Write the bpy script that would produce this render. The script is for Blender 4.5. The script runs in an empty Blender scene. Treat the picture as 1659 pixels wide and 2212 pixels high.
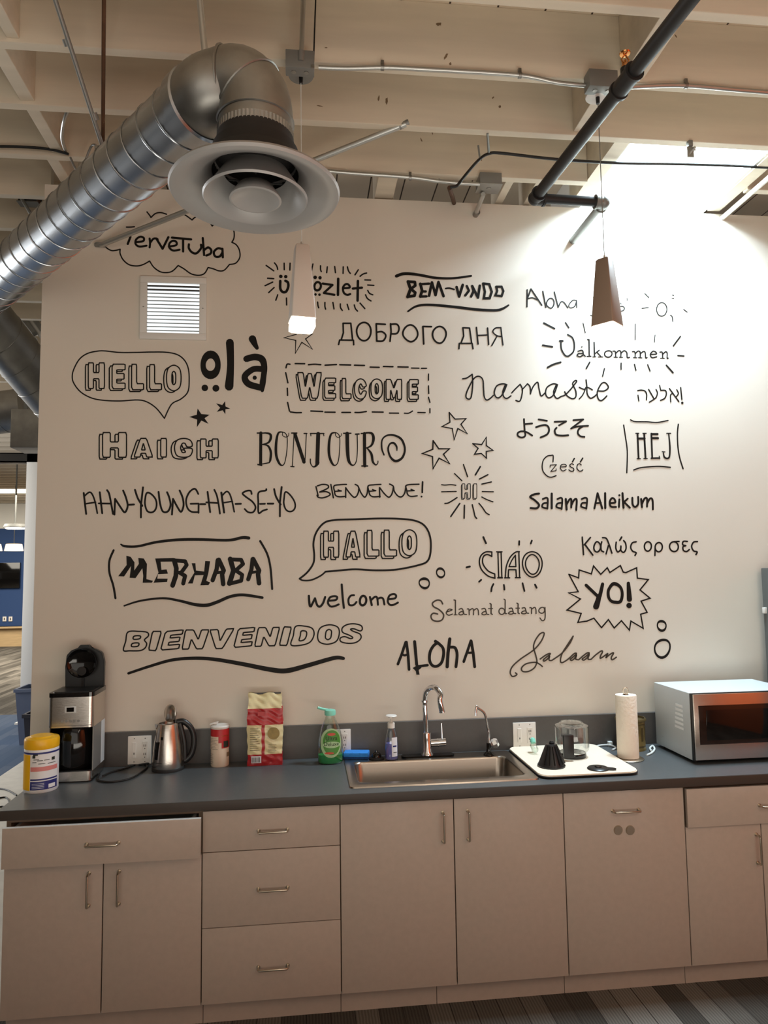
import bpy, bmesh, math, random
from mathutils import Vector, Matrix, geometry
random.seed(7)
PI = math.pi
SC = bpy.context.scene
COL = SC.collection

# ------------------------------------------------------------------ camera, world, lights, exposure
IW, IH, FPX = 1659.0, 2212.0, 1542.69
CAM = Vector((0.0, -3.49146, 1.72348))
YAW, PITCH, ROLL = 0.111967, 0.084802, -0.0142876
_f0 = Vector((math.sin(YAW), math.cos(YAW), 0)); _r0 = Vector((math.cos(YAW), -math.sin(YAW), 0)); _u0 = Vector((0, 0, 1))
FW = math.cos(PITCH)*_f0 + math.sin(PITCH)*_u0
_up = math.cos(PITCH)*_u0 - math.sin(PITCH)*_f0
RT = math.cos(ROLL)*_r0 + math.sin(ROLL)*_up
UP = math.cos(ROLL)*_up - math.sin(ROLL)*_r0
cam_data = bpy.data.cameras.new('camera')
cam = bpy.data.objects.new('camera', cam_data); COL.objects.link(cam)
cam.matrix_world = Matrix(((RT.x, UP.x, -FW.x, CAM.x), (RT.y, UP.y, -FW.y, CAM.y), (RT.z, UP.z, -FW.z, CAM.z), (0, 0, 0, 1)))
cam_data.sensor_fit = 'VERTICAL'; cam_data.sensor_height = 36.0; cam_data.lens = FPX/IH*36.0
cam_data.clip_start = 0.05; cam_data.clip_end = 100
SC.camera = cam

SC.view_settings.view_transform = 'Standard'; SC.view_settings.look = 'None'
SC.view_settings.gamma = 1.0; SC.view_settings.use_curve_mapping = False
SC.view_settings.exposure = 0.0

world = bpy.data.worlds.new('world'); SC.world = world; world.use_nodes = True
world.node_tree.nodes['Background'].inputs[0].default_value = (1.0, 0.94, 0.86, 1)
world.node_tree.nodes['Background'].inputs[1].default_value = 0.18

def area(name, loc, target, sx, sy, power, color, spread=PI):
    d = bpy.data.lights.new(name, 'AREA'); d.shape = 'RECTANGLE'; d.size = sx; d.size_y = sy
    d.energy = power; d.color = color; d.spread = spread
    o = bpy.data.objects.new(name, d); COL.objects.link(o); o.location = loc
    o.rotation_euler = (Vector(target)-Vector(loc)).to_track_quat('-Z', 'Y').to_euler()
    return o
area('office_ceiling_light', (-0.6, -4.6, 3.45), (0.1, -0.2, 1.2), 3.4, 1.6, 6, (1.0, 0.93, 0.83))
area('bounce_fill', (0.6, -3.3, 0.7), (0.6, -2.6, 4.0), 3.2, 1.2, 55, (1.0, 0.94, 0.83))  # unseen fill added to imitate light bounced up from the floor
area('rear_fill', (-0.8, -6.6, 1.9), (0.2, 0, 2.6), 5.0, 2.4, 40, (1.0, 0.97, 0.89))  # added fill behind the camera, lights wall and joist faces; no window there
area('office_window_light', (-7.0, 4.0, 2.4), (-1.0, 2.6, 2.6), 2.5, 2.5, 250, (0.98, 0.99, 1.0))
area('far_office_light', (-6.5, 11.0, 3.4), (-6.5, 11.5, 0), 5.0, 5.0, 700, (1.0, 0.92, 0.78))
area('skylight_daylight', (1.83, -0.27, 3.90), (1.83, -0.20, 0), 0.55, 0.46, 125, (0.66, 0.86, 1.0))
area('orange_room_light', (2.2, -4.2, 3.3), (3.8, -4.0, 0.7), 0.8, 3.0, 62, (1.0, 0.88, 0.74))

# ------------------------------------------------------------------ pixel -> point helpers (design coordinates)
def ray(px, py): return FW + ((px-IW/2)/FPX)*RT - ((py-IH/2)/FPX)*UP
def PZ(px, py, z): d = ray(px, py); return CAM + d*((z-CAM.z)/d.z)
def PY(px, py, y): d = ray(px, py); return CAM + d*((y-CAM.y)/d.y)

# ------------------------------------------------------------------ materials
def lin(r, g, b):
    f = lambda c: (c/255/12.92) if c/255 <= 0.04045 else ((c/255+0.055)/1.055)**2.4
    return (f(r), f(g), f(b), 1.0)
def mat(name, rgb, rough=0.5, metal=0.0, noise=0.0, nscale=8.0, bump=0.0, spec=0.5, emit=None, estr=0.0, stretch=None, dark=None):
    m = bpy.data.materials.new(name); m.use_nodes = True
    nt = m.node_tree; p = nt.nodes['Principled BSDF']
    c = lin(*rgb) if max(rgb) > 1.0 else (*rgb, 1)
    p.inputs['Base Color'].default_value = c
    p.inputs['Roughness'].default_value = rough; p.inputs['Metallic'].default_value = metal
    p.inputs['Specular IOR Level'].default_value = spec
    if emit: p.inputs['Emission Color'].default_value = (*emit, 1); p.inputs['Emission Strength'].default_value = estr
    if noise or bump:
        tc = nt.nodes.new('ShaderNodeTexCoord'); mp = nt.nodes.new('ShaderNodeMapping')
        if stretch: mp.inputs['Scale'].default_value = stretch
        nz = nt.nodes.new('ShaderNodeTexNoise'); nz.inputs['Scale'].default_value = nscale; nz.inputs['Detail'].default_value = 5
        nt.links.new(tc.outputs['Object'], mp.inputs['Vector']); nt.links.new(mp.outputs['Vector'], nz.inputs['Vector'])
        if noise:
            rp = nt.nodes.new('ShaderNodeValToRGB')
            d = dark if dark else tuple(x*(1-noise) for x in c[:3])
            rp.color_ramp.elements[0].position = 0.35; rp.color_ramp.elements[1].position = 0.65
            rp.color_ramp.elements[0].color = (*d[:3], 1); rp.color_ramp.elements[1].color = c
            nt.links.new(nz.outputs['Fac'], rp.inputs['Fac']); nt.links.new(rp.outputs['Color'], p.inputs['Base Color'])
        if bump:
            b = nt.nodes.new('ShaderNodeBump'); b.inputs['Strength'].default_value = bump; b.inputs['Distance'].default_value = 0.01
            nt.links.new(nz.outputs['Fac'], b.inputs['Height']); nt.links.new(b.outputs['Normal'], p.inputs['Normal'])
    return m
def thin_glass(name, tint, fac=0.12, rough=0.03):
    m = bpy.data.materials.new(name); m.use_nodes = True; nt = m.node_tree
    for n in list(nt.nodes): nt.nodes.remove(n)
    out = nt.nodes.new('ShaderNodeOutputMaterial'); mx = nt.nodes.new('ShaderNodeMixShader')
    tr = nt.nodes.new('ShaderNodeBsdfTransparent'); gl = nt.nodes.new('ShaderNodeBsdfGlossy')
    lw = nt.nodes.new('ShaderNodeLayerWeight'); lw.inputs['Blend'].default_value = 0.35
    mm = nt.nodes.new('ShaderNodeMath'); mm.operation = 'MULTIPLY_ADD'; mm.inputs[1].default_value = 0.6; mm.inputs[2].default_value = fac*0.5
    tr.inputs[0].default_value = (*tint, 1); gl.inputs['Roughness'].default_value = rough; gl.inputs[0].default_value = (0.9, 0.9, 0.9, 1)
    nt.links.new(lw.outputs['Facing'], mm.inputs[0]); nt.links.new(mm.outputs[0], mx.inputs[0])
    nt.links.new(tr.outputs[0], mx.inputs[1]); nt.links.new(gl.outputs[0], mx.inputs[2]); nt.links.new(mx.outputs[0], out.inputs[0])
    return m
def emis(name, col, s):
    m = bpy.data.materials.new(name); m.use_nodes = True; nt = m.node_tree
    for n in list(nt.nodes): nt.nodes.remove(n)
    out = nt.nodes.new('ShaderNodeOutputMaterial'); e = nt.nodes.new('ShaderNodeEmission')
    e.inputs[0].default_value = (*col, 1); e.inputs[1].default_value = s; nt.links.new(e.outputs[0], out.inputs[0]); return m
def floor_mat():
    m = bpy.data.materials.new('carpet_planks'); m.use_nodes = True; nt = m.node_tree; p = nt.nodes['Principled BSDF']
    N = nt.nodes.new; L = nt.links.new
    tc = N('ShaderNodeTexCoord'); mp = N('ShaderNodeMapping'); L(tc.outputs['Object'], mp.inputs['Vector'])
    mp.inputs['Rotation'].default_value = (0, 0, PI/2)
    br = N('ShaderNodeTexBrick'); br.inputs['Color1'].default_value = lin(80, 76, 70); br.inputs['Color2'].default_value = lin(134, 128, 119)
    br.inputs['Mortar'].default_value = lin(60, 56, 52); br.inputs['Scale'].default_value = 1.0; br.inputs['Mortar Size'].default_value = 0.002
    br.inputs['Brick Width'].default_value = 0.9; br.inputs['Row Height'].default_value = 0.095; br.inputs['Bias'].default_value = -0.1
    L(mp.outputs[0], br.inputs['Vector'])
    wv = N('ShaderNodeTexWave'); wv.wave_type = 'BANDS'; wv.bands_direction = 'X'; wv.inputs['Scale'].default_value = 26; wv.inputs['Distortion'].default_value = 1.5
    L(tc.outputs['Object'], wv.inputs['Vector'])
    mx = N('ShaderNodeMixRGB'); mx.blend_type = 'MULTIPLY'; mx.inputs[0].default_value = 0.35
    L(br.outputs['Color'], mx.inputs[1]); L(wv.outputs['Color'], mx.inputs[2])
    # blue accent planks in the open office (left of x = -2.4, 3 m to 7 m behind the wall line)
    sx = N('ShaderNodeSeparateXYZ'); L(tc.outputs['Object'], sx.inputs[0])
    def band(sock, a, b):
        g = N('ShaderNodeMath'); g.operation = 'GREATER_THAN'; g.inputs[1].default_value = a; L(sock, g.inputs[0])
        l = N('ShaderNodeMath'); l.operation = 'LESS_THAN'; l.inputs[1].default_value = b; L(sock, l.inputs[0])
        k = N('ShaderNodeMath'); k.operation = 'MULTIPLY'; L(g.outputs[0], k.inputs[0]); L(l.outputs[0], k.inputs[1]); return k.outputs[0]
    k = N('ShaderNodeMath'); k.operation = 'MULTIPLY'; L(band(sx.outputs['X'], -6, -2.2), k.inputs[0]); L(band(sx.outputs['Y'], 1.5, 6.2), k.inputs[1])
    k2 = N('ShaderNodeMath'); k2.operation = 'MULTIPLY'; k2.inputs[1].default_value = 0.6; L(k.outputs[0], k2.inputs[0]); k = k2
    bl = N('ShaderNodeMixRGB'); bl.inputs[2].default_value = lin(84, 112, 148); L(k.outputs[0], bl.inputs[0]); L(mx.outputs[0], bl.inputs[1])
    L(bl.outputs[0], p.inputs['Base Color']); p.inputs['Roughness'].default_value = 0.95; p.inputs['Specular IOR Level'].default_value = 0.1
    return m
M = dict(
    wall=mat('wall_paint', (222, 213, 199), 0.75, noise=0.03, nscale=1.5, bump=0.02),
    white=mat('white_paint', (226, 224, 218), 0.6),
    joist=mat('painted_timber', (226, 213, 192), 0.75, noise=0.12, nscale=3.0, bump=0.08, stretch=(0.4, 4, 4)),
    stain=mat('brown_scuff', (128, 106, 80), 0.9),
    plank=mat('painted_planks', (205, 188, 164), 0.8, noise=0.2, nscale=4.0),
    vinyl=mat('black_vinyl', (27, 24, 21), 0.5, spec=0.15),
    vinyl_grey=mat('dark_taupe_vinyl', (66, 57, 47), 0.5, spec=0.3),
    lam=mat('cabinet_laminate', (181, 166, 153), 0.55, noise=0.05, nscale=40),
    edge=mat('cabinet_edge_band', (150, 126, 104), 0.6),
    carc=mat('cabinet_carcass', (120, 100, 82), 0.7),
    top=mat('counter_laminate', (82, 85, 86), 0.38, noise=0.08, nscale=60, spec=0.6),
    topedge=mat('counter_edge', (62, 54, 48), 0.5),
    splash=mat('backsplash_laminate', (84, 80, 77), 0.45, noise=0.06, nscale=60),
    nickel=mat('brushed_nickel', (200, 188, 170), 0.3, 1.0),
    steel=mat('stainless_steel', (205, 198, 190), 0.22, 1.0, bump=0.05, nscale=30, stretch=(1, 1, 30)),
    sinksteel=mat('sink_steel', (172, 163, 152), 0.26, 1.0, bump=0.03, nscale=40, stretch=(30, 1, 1)),
    chrome=mat('chrome', (225, 225, 228), 0.06, 1.0),
    galv=mat('galvanized_steel', (182, 186, 190), 0.27, 1.0, noise=0.18, nscale=7),
    galvdull=mat('dull_galvanized', (165, 163, 158), 0.42, 1.0, noise=0.2, nscale=10),
    conduit=mat('conduit_steel', (196, 196, 192), 0.35, 0.9),
    boxgrey=mat('junction_box_grey', (138, 138, 134), 0.5, 0.5),
    blackpipe=mat('black_pipe', (38, 36, 36), 0.5, 0.2),
    black=mat('black_plastic', (22, 21, 21), 0.35),
    gloss=mat('gloss_black', (14, 13, 13), 0.08),
    rubber=mat('black_rubber', (30, 28, 27), 0.7),
    rust=mat('rusty_iron', (96, 66, 44), 0.8, 0.3, noise=0.4, nscale=20),
    brass=mat('brass', (214, 150, 92), 0.2, 1.0),
    diff=mat('grey_diffuser', (158, 156, 154), 0.4, 0.1),
    diffdark=mat('diffuser_throat', (28, 27, 27), 0.6),
    plate=mat('outlet_plastic', (228, 222, 214), 0.4),
    slot=mat('outlet_slot', (60, 56, 52), 0.6),
    concrete=mat('pale_concrete', (214, 212, 204), 0.6, noise=0.12, nscale=9),
    blue=mat('navy_wall', (38, 66, 112), 0.8),
    orange=mat('orange_paint', (226, 112, 58), 0.7),
    wood=mat('pale_wood', (196, 168, 126), 0.6, noise=0.15, nscale=3, stretch=(1, 12, 12)),
    yellow=mat('yellow_plastic', (245, 186, 26), 0.35),
    wipewhite=mat('canister_white', (232, 230, 228), 0.4),
    pink=mat('label_pink', (214, 130, 124), 0.5), navy=mat('label_navy', (40, 44, 112), 0.45),
    red=mat('bag_red', (178, 38, 42), 0.3), cream=mat('bag_cream', (226, 214, 166), 0.28, bump=0.1, nscale=18),
    redpaper=mat('canister_red', (186, 40, 42), 0.4), creampaper=mat('canister_cream', (226, 206, 184), 0.45),
    ink=mat('printed_ink', (96, 86, 66), 0.6), inkdark=mat('dark_print', (40, 44, 34), 0.6),
    green=mat('soap_green', (26, 150, 66), 0.12), labelgreen=mat('label_green', (74, 138, 50), 0.4), labelpale=mat('label_pale_green', (168, 200, 150), 0.4),
    labelred=mat('label_red', (204, 74, 50), 0.4), teal=mat('teal_plastic', (134, 214, 190), 0.35),
    purple=mat('lavender_soap', (118, 112, 190), 0.15), labelwhite=mat('label_white', (226, 226, 232), 0.4),
    sponge=mat('blue_sponge', (52, 140, 226), 0.9, bump=0.6, nscale=90), spongedark=mat('blue_scour_pad', (24, 72, 132), 0.95, bump=0.6, nscale=120),
    mat_beige=mat('beige_mat', (236, 220, 198), 0.8, bump=0.2, nscale=120),
    paper=mat('paper_towel', (244, 232, 214), 0.9, bump=0.25, nscale=70),
    tin=mat('aged_tin', (150, 126, 74), 0.4, 0.5, noise=0.35, nscale=25), tindark=mat('tin_print', (88, 72, 40), 0.5, 0.3),
    cable=mat('white_cable', (222, 224, 220), 0.5), cordblack=mat('black_cord', (20, 19, 18), 0.5),
    mwgrey=mat('microwave_shell', (206, 211, 212), 0.45, 0.1), mwglass=mat('microwave_glass', (34, 20, 14), 0.12, 0.0, spec=0.6),
    mw_vent_lit=mat('microwave_vent_lit', (246, 248, 248), 0.45, 0.0),  # side vents: light caught by the louvres painted in as a lighter tone
    fridge=mat('fridge_grey', (92, 94, 92), 0.5, 0.2),
    lamp_white=mat('pendant_white', (214, 204, 194), 0.45), lamp_backlit=mat('pendant_backlit', (150, 128, 112), 0.5, 0.1),  # right pendant: backlit shade painted into its darker colour
    bin=mat('bin_blue_grey', (112, 124, 150), 0.6), bindark=mat('bin_charcoal', (58, 60, 72), 0.6),
    glassy=thin_glass('clear_glass', (0.93, 0.94, 0.93)), bottle=thin_glass('clear_plastic', (0.90, 0.96, 0.92), 0.16),
    lampglow=emis('lamp_glow', (1.0, 0.86, 0.66), 7.0), warmglow=emis('warm_lamp', (1.0, 0.72, 0.42), 3.0),
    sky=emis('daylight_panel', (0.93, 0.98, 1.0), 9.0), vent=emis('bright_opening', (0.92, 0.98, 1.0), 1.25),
    floor=floor_mat(), crystal=mat('clear_acrylic', (230, 232, 232), 0.08, 0.85),
)

# ------------------------------------------------------------------ mesh helpers
def link(name, bm, m, parent=None, smooth=False, loc=None, mats=None):
    bmesh.ops.recalc_face_normals(bm, faces=bm.faces[:])
    me = bpy.data.meshes.new(name); bm.to_mesh(me); bm.free()
    for x in (mats or [m]): me.materials.append(x)
    if smooth:
        for p in me.polygons: p.use_smooth = True
        try: me.set_sharp_from_angle(angle=math.radians(40))
        except Exception: pass
    o = bpy.data.objects.new(name, me); COL.objects.link(o)
    if parent is not None: o.parent = parent
    if loc is not None: o.location = loc
    return o
def thing(name, label, cat, loc=(0, 0, 0), group=None, rotz=0.0):
    o = bpy.data.objects.new(name, None); COL.objects.link(o); o.location = loc; o.rotation_euler = (0, 0, rotz)
    o.empty_display_size = 0.05
    return tag(o, label, cat, group)
def tag(o, label, cat, group=None, kind=None):
    o['label'] = label; o['category'] = cat
    if group: o['group'] = group
    if kind: o['kind'] = kind
    return o
def struct(o): o['kind'] = 'structure'; return o
def box(bm, x0, x1, y0, y1, z0, z1, bev=0.0, mi=0):
    vs = [bm.verts.new((x, y, z)) for z in (z0, z1) for y in (y0, y1) for x in (x0, x1)]
    fs = [bm.faces.new([vs[i] for i in q]) for q in ((0, 2, 3, 1), (4, 5, 7, 6), (0, 1, 5, 4), (2, 6, 7, 3), (0, 4, 6, 2), (1, 3, 7, 5))]
    for f in fs: f.material_index = mi
    if bev > 0:
        es = list({e for f in fs for e in f.edges})
        bmesh.ops.bevel(bm, geom=es, offset=bev, segments=2, affect='EDGES', profile=0.6)
    return fs
def boxo(name, m, parent, x0, x1, y0, y1, z0, z1, bev=0.0):
    bm = bmesh.new(); box(bm, min(x0, x1), max(x0, x1), min(y0, y1), max(y0, y1), min(z0, z1), max(z0, z1), bev)
    return link(name, bm, m, parent, smooth=bev > 0)
def lathe(bm, prof, seg=32, c=(0, 0, 0), sx=1.0, sy=1.0, mi=0, a0=0.0, a1=2*PI):
    full = abs(a1-a0-2*PI) < 1e-6; n = seg if full else seg+1
    rings = []
    for r, z in prof:
        if r < 1e-6: rings.append([bm.verts.new((c[0], c[1], c[2]+z))])
        else: rings.append([bm.verts.new((c[0]+r*sx*math.cos(a0+(a1-a0)*i/seg), c[1]+r*sy*math.sin(a0+(a1-a0)*i/seg), c[2]+z)) for i in range(n)])
    for A, B in zip(rings, rings[1:]):
        for i in range(seg):
            j = (i+1) % n
            if len(A) == 1 and len(B) == 1: continue
            if len(A) == 1: q = [A[0], B[i], B[j]]
            elif len(B) == 1: q = [A[i], A[j], B[0]]
            else: q = [A[i], A[j], B[j], B[i]]
            try: bm.faces.new(q).material_index = mi
            except ValueError: pass
def catmull(pts, closed=False, n=6):
    P = [Vector(p) for p in pts]; out = []
    if len(P) < 3: return P
    N = len(P); R = range(N) if closed else range(N-1)
    for i in R:
        if closed: p0, p1, p2, p3 = P[i-1], P[i], P[(i+1) % N], P[(i+2) % N]
        else: p0, p1, p2, p3 = P[max(i-1, 0)], P[i], P[i+1], P[min(i+2, N-1)]
        for k in range(n):
            t = k/n; out.append(0.5*((2*p1)+(p2-p0)*t+(2*p0-5*p1+4*p2-p3)*t*t+(3*p1-p0-3*p2+p3)*t**3))
    if not closed: out.append(P[-1])
    return out
def tube(bm, pts, r, seg=10, cap=True, rr=None, flat=None):
    P = [Vector(p) for p in pts]; rings = []
    t0 = (P[1]-P[0]).normalized()
    ref = Vector((0, 0, 1)) if abs(t0.z) < 0.9 else Vector((1, 0, 0))
    u = t0.cross(ref).normalized()
    for i, p in enumerate(P):
        if i == 0: t = P[1]-P[0]
        elif i == len(P)-1: t = P[-1]-P[-2]
        else: t = (P[i+1]-P[i]).normalized()+(P[i]-P[i-1]).normalized()
        t.normalize(); u = (u-t*u.dot(t)).normalized(); v = t.cross(u)
        k = 1.0
        if 0 < i < len(P)-1:
            cs = max(0.5, t.dot((P[i+1]-P[i]).normalized())); k = 1/cs if cs > 0.5 else 1.4
        rad = rr[i] if rr else r
        ru, rv = (rad, rad) if not flat else flat
        rings.append([bm.verts.new(p+u*ru*math.cos(2*PI*j/seg)+v*rv*math.sin(2*PI*j/seg)) for j in range(seg)])
    for A, B in zip(rings, rings[1:]):
        for j in range(seg): bm.faces.new([A[j], A[(j+1) % seg], B[(j+1) % seg], B[j]])
    if cap: bm.faces.new(rings[0][::-1]); bm.faces.new(rings[-1])
def tubeo(name, m, parent, pts, r, seg=10, smooth_n=0, rr=None, closed=False, flat=None):
    bm = bmesh.new(); P = catmull(pts, closed, smooth_n) if smooth_n else pts
    if closed: P = list(P)+[P[0], P[1]]
    tube(bm, P, r, seg, rr=rr, flat=flat); return link(name, bm, m, parent, smooth=True)
def latheo(name, m, parent, prof, c=(0, 0, 0), seg=32, sx=1.0, sy=1.0, **k):
    bm = bmesh.new(); lathe(bm, prof, seg, c, sx, sy, **k); return link(name, bm, m, parent, smooth=True)
def prism(bm, poly, z0, z1, mi=0):
    a = [bm.verts.new((x, y, z0)) for x, y in poly]; b = [bm.verts.new((x, y, z1)) for x, y in poly]; n = len(poly)
    bm.faces.new(a[::-1]).material_index = mi; bm.faces.new(b).material_index = mi
    for i in range(n): bm.faces.new([a[i], a[(i+1) % n], b[(i+1) % n], b[i]]).material_index = mi
def rounded(x0, x1, y0, y1, r, n=6):
    out = []
    for cx, cy, a in ((x1-r, y1-r, 0), (x0+r, y1-r, PI/2), (x0+r, y0+r, PI), (x1-r, y0+r, 1.5*PI)):
        for i in range(n+1): out.append((cx+r*math.cos(a+PI/2*i/n), cy+r*math.sin(a+PI/2*i/n)))
    return out
def copy_tree(o, parent=None):
    c = o.copy(); COL.objects.link(c)
    if parent is not None: c.parent = parent
    for ch in list(o.children): copy_tree(ch, c)
    return c
def fit(pl, pr, pb, pt, z):
    """base point, radius and height of an upright round object seen between these picture bounds, standing at height z"""
    pm = (pl+pr)/2; F = PZ(pm, pb, z); d = Vector((F.x-CAM.x, F.y-CAM.y, 0)).normalized(); r = 0.05
    for _ in range(6):
        c = F+d*r
        def hit(px, py):
            q = ray(px, py); return CAM+q*((c-CAM).dot(d)/q.dot(d))
        r = (hit(pr, (pb+pt)/2)-hit(pl, (pb+pt)/2)).length/2
    return c, r, hit(pm, pt).z-z
def surf_text(txt, size, m, name, parent, func):
    cu = bpy.data.curves.new('t', 'FONT'); cu.body = txt; cu.size = size; cu.align_x = 'CENTER'; cu.resolution_u = 2
    to = bpy.data.objects.new('t', cu); me = bpy.data.meshes.new_from_object(to); bpy.data.objects.remove(to); bpy.data.curves.remove(cu)
    for v in me.vertices: v.co = func(v.co.x, v.co.y)
    me.name = name; me.materials.clear(); me.materials.append(m)
    o = bpy.data.objects.new(name, me); COL.objects.link(o); o.parent = parent; return o
# ------------------------------------------------------------------ the setting
def plank_nodes():
    m = M['plank']; nt = m.node_tree; p = nt.nodes['Principled BSDF']; N = nt.nodes.new; L = nt.links.new
    tc = N('ShaderNodeTexCoord'); mp = N('ShaderNodeMapping'); mp.inputs['Rotation'].default_value = (0, 0, PI/2); L(tc.outputs['Object'], mp.inputs['Vector'])
    br = N('ShaderNodeTexBrick'); br.inputs['Scale'].default_value = 1.0; br.inputs['Row Height'].default_value = 0.19; br.inputs['Brick Width'].default_value = 6.0
    br.inputs['Mortar Size'].default_value = 0.004; br.inputs['Color1'].default_value = lin(224, 208, 186); br.inputs['Color2'].default_value = lin(210, 192, 168)
    br.inputs['Mortar'].default_value = lin(70, 54, 42); L(mp.outputs[0], br.inputs['Vector']); L(br.outputs['Color'], p.inputs['Base Color'])
plank_nodes()
WT = 3.633                       # top of the lettered wall, underside of the joists
JB, JT = 3.637, 3.912
SKX0, SKX1, SKY0, SKY1 = 1.485, 2.165, -0.565, 0.47
bm = bmesh.new(); box(bm, -16, 6, -8, 16.2, -0.1, 0.0); struct(link('floor', bm, M['floor']))
bm = bmesh.new(); box(bm, -2.64, -1.2, -0.5, 3.95, 0.0, 0.006); struct(link('floor_concrete', bm, M['concrete']))
bm = bmesh.new()
HA, HB, HC, HD = SKX0-0.011, SKX1+0.011, SKY0-0.006, SKY1+0.011
box(bm, -16, HA, -8, 16.2, JT, JT+0.05); box(bm, HB, 6, -8, 16.2, JT, JT+0.05)
box(bm, HA, HB, -8, HC, JT, JT+0.05); box(bm, HA, HB, HD, 16.2, JT, JT+0.05)
struct(link('ceiling', bm, M['plank']))
bm = bmesh.new(); box(bm, -1.247, 5.0, 0.0, 0.13, 0, WT); struct(link('wall_back', bm, M['wall']))
bm = bmesh.new(); box(bm, -16, 6, 15.9, 16.1, 0.5, 3.0); struct(link('wall_far', bm, M['blue']))
bm = bmesh.new(); box(bm, -16, 6, 15.9, 16.1, 3.0, 3.9); struct(link('wall_far', bm, M['white']))
bm = bmesh.new(); box(bm, -16, 6, 15.72, 15.9, 0.0, 0.5); box(bm, -16, 6, 15.6, 15.9, 0.46, 0.5); struct(link('baseboard_far', bm, M['wood']))
bm = bmesh.new(); box(bm, 0.6, 6.0, -7.9, -7.8, 0, 3.6); struct(link('wall_front', bm, M['wall']))
bm = bmesh.new(); box(bm, -16, 0.6, -7.9, -7.8, 0, 3.6); struct(link('wall_front', bm, M['wall']))
bm = bmesh.new(); box(bm, 3.9, 4.0, -7.8, -1.7, 0, 3.6); struct(link('wall_right', bm, M['orange']))
# skylight: timber curb, lined shaft and the daylit panel at its top
sk = bpy.data.objects.new('window_1', None); COL.objects.link(sk); struct(sk)
bm = bmesh.new()
for (a, b, c, d) in ((SKX0-0.01, SKX0, SKY0, SKY1), (SKX1, SKX1+0.01, SKY0, SKY1), (SKX0, SKX1, SKY0-0.005, SKY0), (SKX0, SKX1, SKY1, SKY1+0.01)):
    box(bm, a, b, c, d, JB+0.02, 4.22)
link('window_shaft', bm, M['white'], sk)
bm = bmesh.new(); box(bm, SKX0, SKX1, SKY0, SKY1, 4.22, 4.23); link('window_pane', bm, M['sky'], sk)
bm = bmesh.new()
box(bm, 1.405, SKX0-0.012, -0.565, 0.0, JB+0.012, JT); box(bm, SKX1+0.012, 2.245, -0.565, 0.0, JB+0.012, JT)
link('window_curb', bm, M['joist'], sk)

# joists
JY = [-0.225, -0.585, -0.935, -1.30, -1.66]
def joist(x0, x1, y, label='long painted timber joist in the row across the ceiling'):
    bm = bmesh.new(); box(bm, x0, x1, y-0.02, y+0.02, JB, JT, 0.003)
    return tag(link('ceiling_joist', bm, M['joist']), label, 'joist', 'ceiling joists')
joist(-16, 1.403, JY[0], 'painted joist nearest the lettered wall, ending at the skylight')
joist(2.247, 5, JY[0], 'short painted joist to the right of the skylight')
joist(-16, 5, JY[1], 'painted joist along the front edge of the skylight')
joist(-16, 5, JY[2], 'painted joist carrying the conduit and the two pendant boxes')
joist(-16, 5, JY[3], 'painted joist along the top edge of the photo')
joist(-16, 5, JY[4], 'painted joist nearest the camera, above the top edge')
far0 = joist(-16, -1.26, 0.14, 'painted joist in the row beyond the wall, seen left of it')
for k in range(1, 44):
    c = far0.copy(); COL.objects.link(c); c.location = (0, 0.36*k, 0)
for y in (0.86, 1.6):
    pass
# blocking between the joists
def block(x0, x1, ya, yb, label):
    bm = bmesh.new(); box(bm, x0, x1, ya+0.021, yb-0.021, JB+0.014, JT-0.001, 0.003)
    tag(link('blocking', bm, M['joist']), label, 'blocking', 'blocking between the joists')
def bx(px, py): return PZ(px, py, JB+0.014).x
x = bx(25, 77); block(x-0.022, x+0.022, JY[3], JY[2], 'left block between joists in the top left corner')
x = bx(52, 205); block(x-0.028, x+0.028, JY[2], JY[1], 'left block in the second bay from the top left corner')
x = bx(122, 325); block(x-0.026, x+0.026, JY[1], JY[0], 'left block beside the looped flexible conduit')
x = bx(142, 392); block(x-0.026, x+0.026, JY[0], 0.12, 'left block resting on the wall top above the round duct')
x = PY(1340, 130, -0.955).x; block(x, x+0.09, JY[3], JY[2], 'right block behind the brass sprinkler head')
x = PY(1237, 250, -0.605).x; block(x, x+0.05, JY[2], JY[1], 'right block beside the black sprinkler pipe')
for a, b, lab in ((1094, 1111, 'narrow white block above the wall right of the grey box'), (1161, 1175, 'narrow white block above the wall behind the black pipe elbow'), (816, 858, 'wide white block above the wall left of the grey box')):
    x0 = bx(a, 390); x1 = bx(b, 391); block(x0, x1, JY[0], 0.12, lab)
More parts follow.
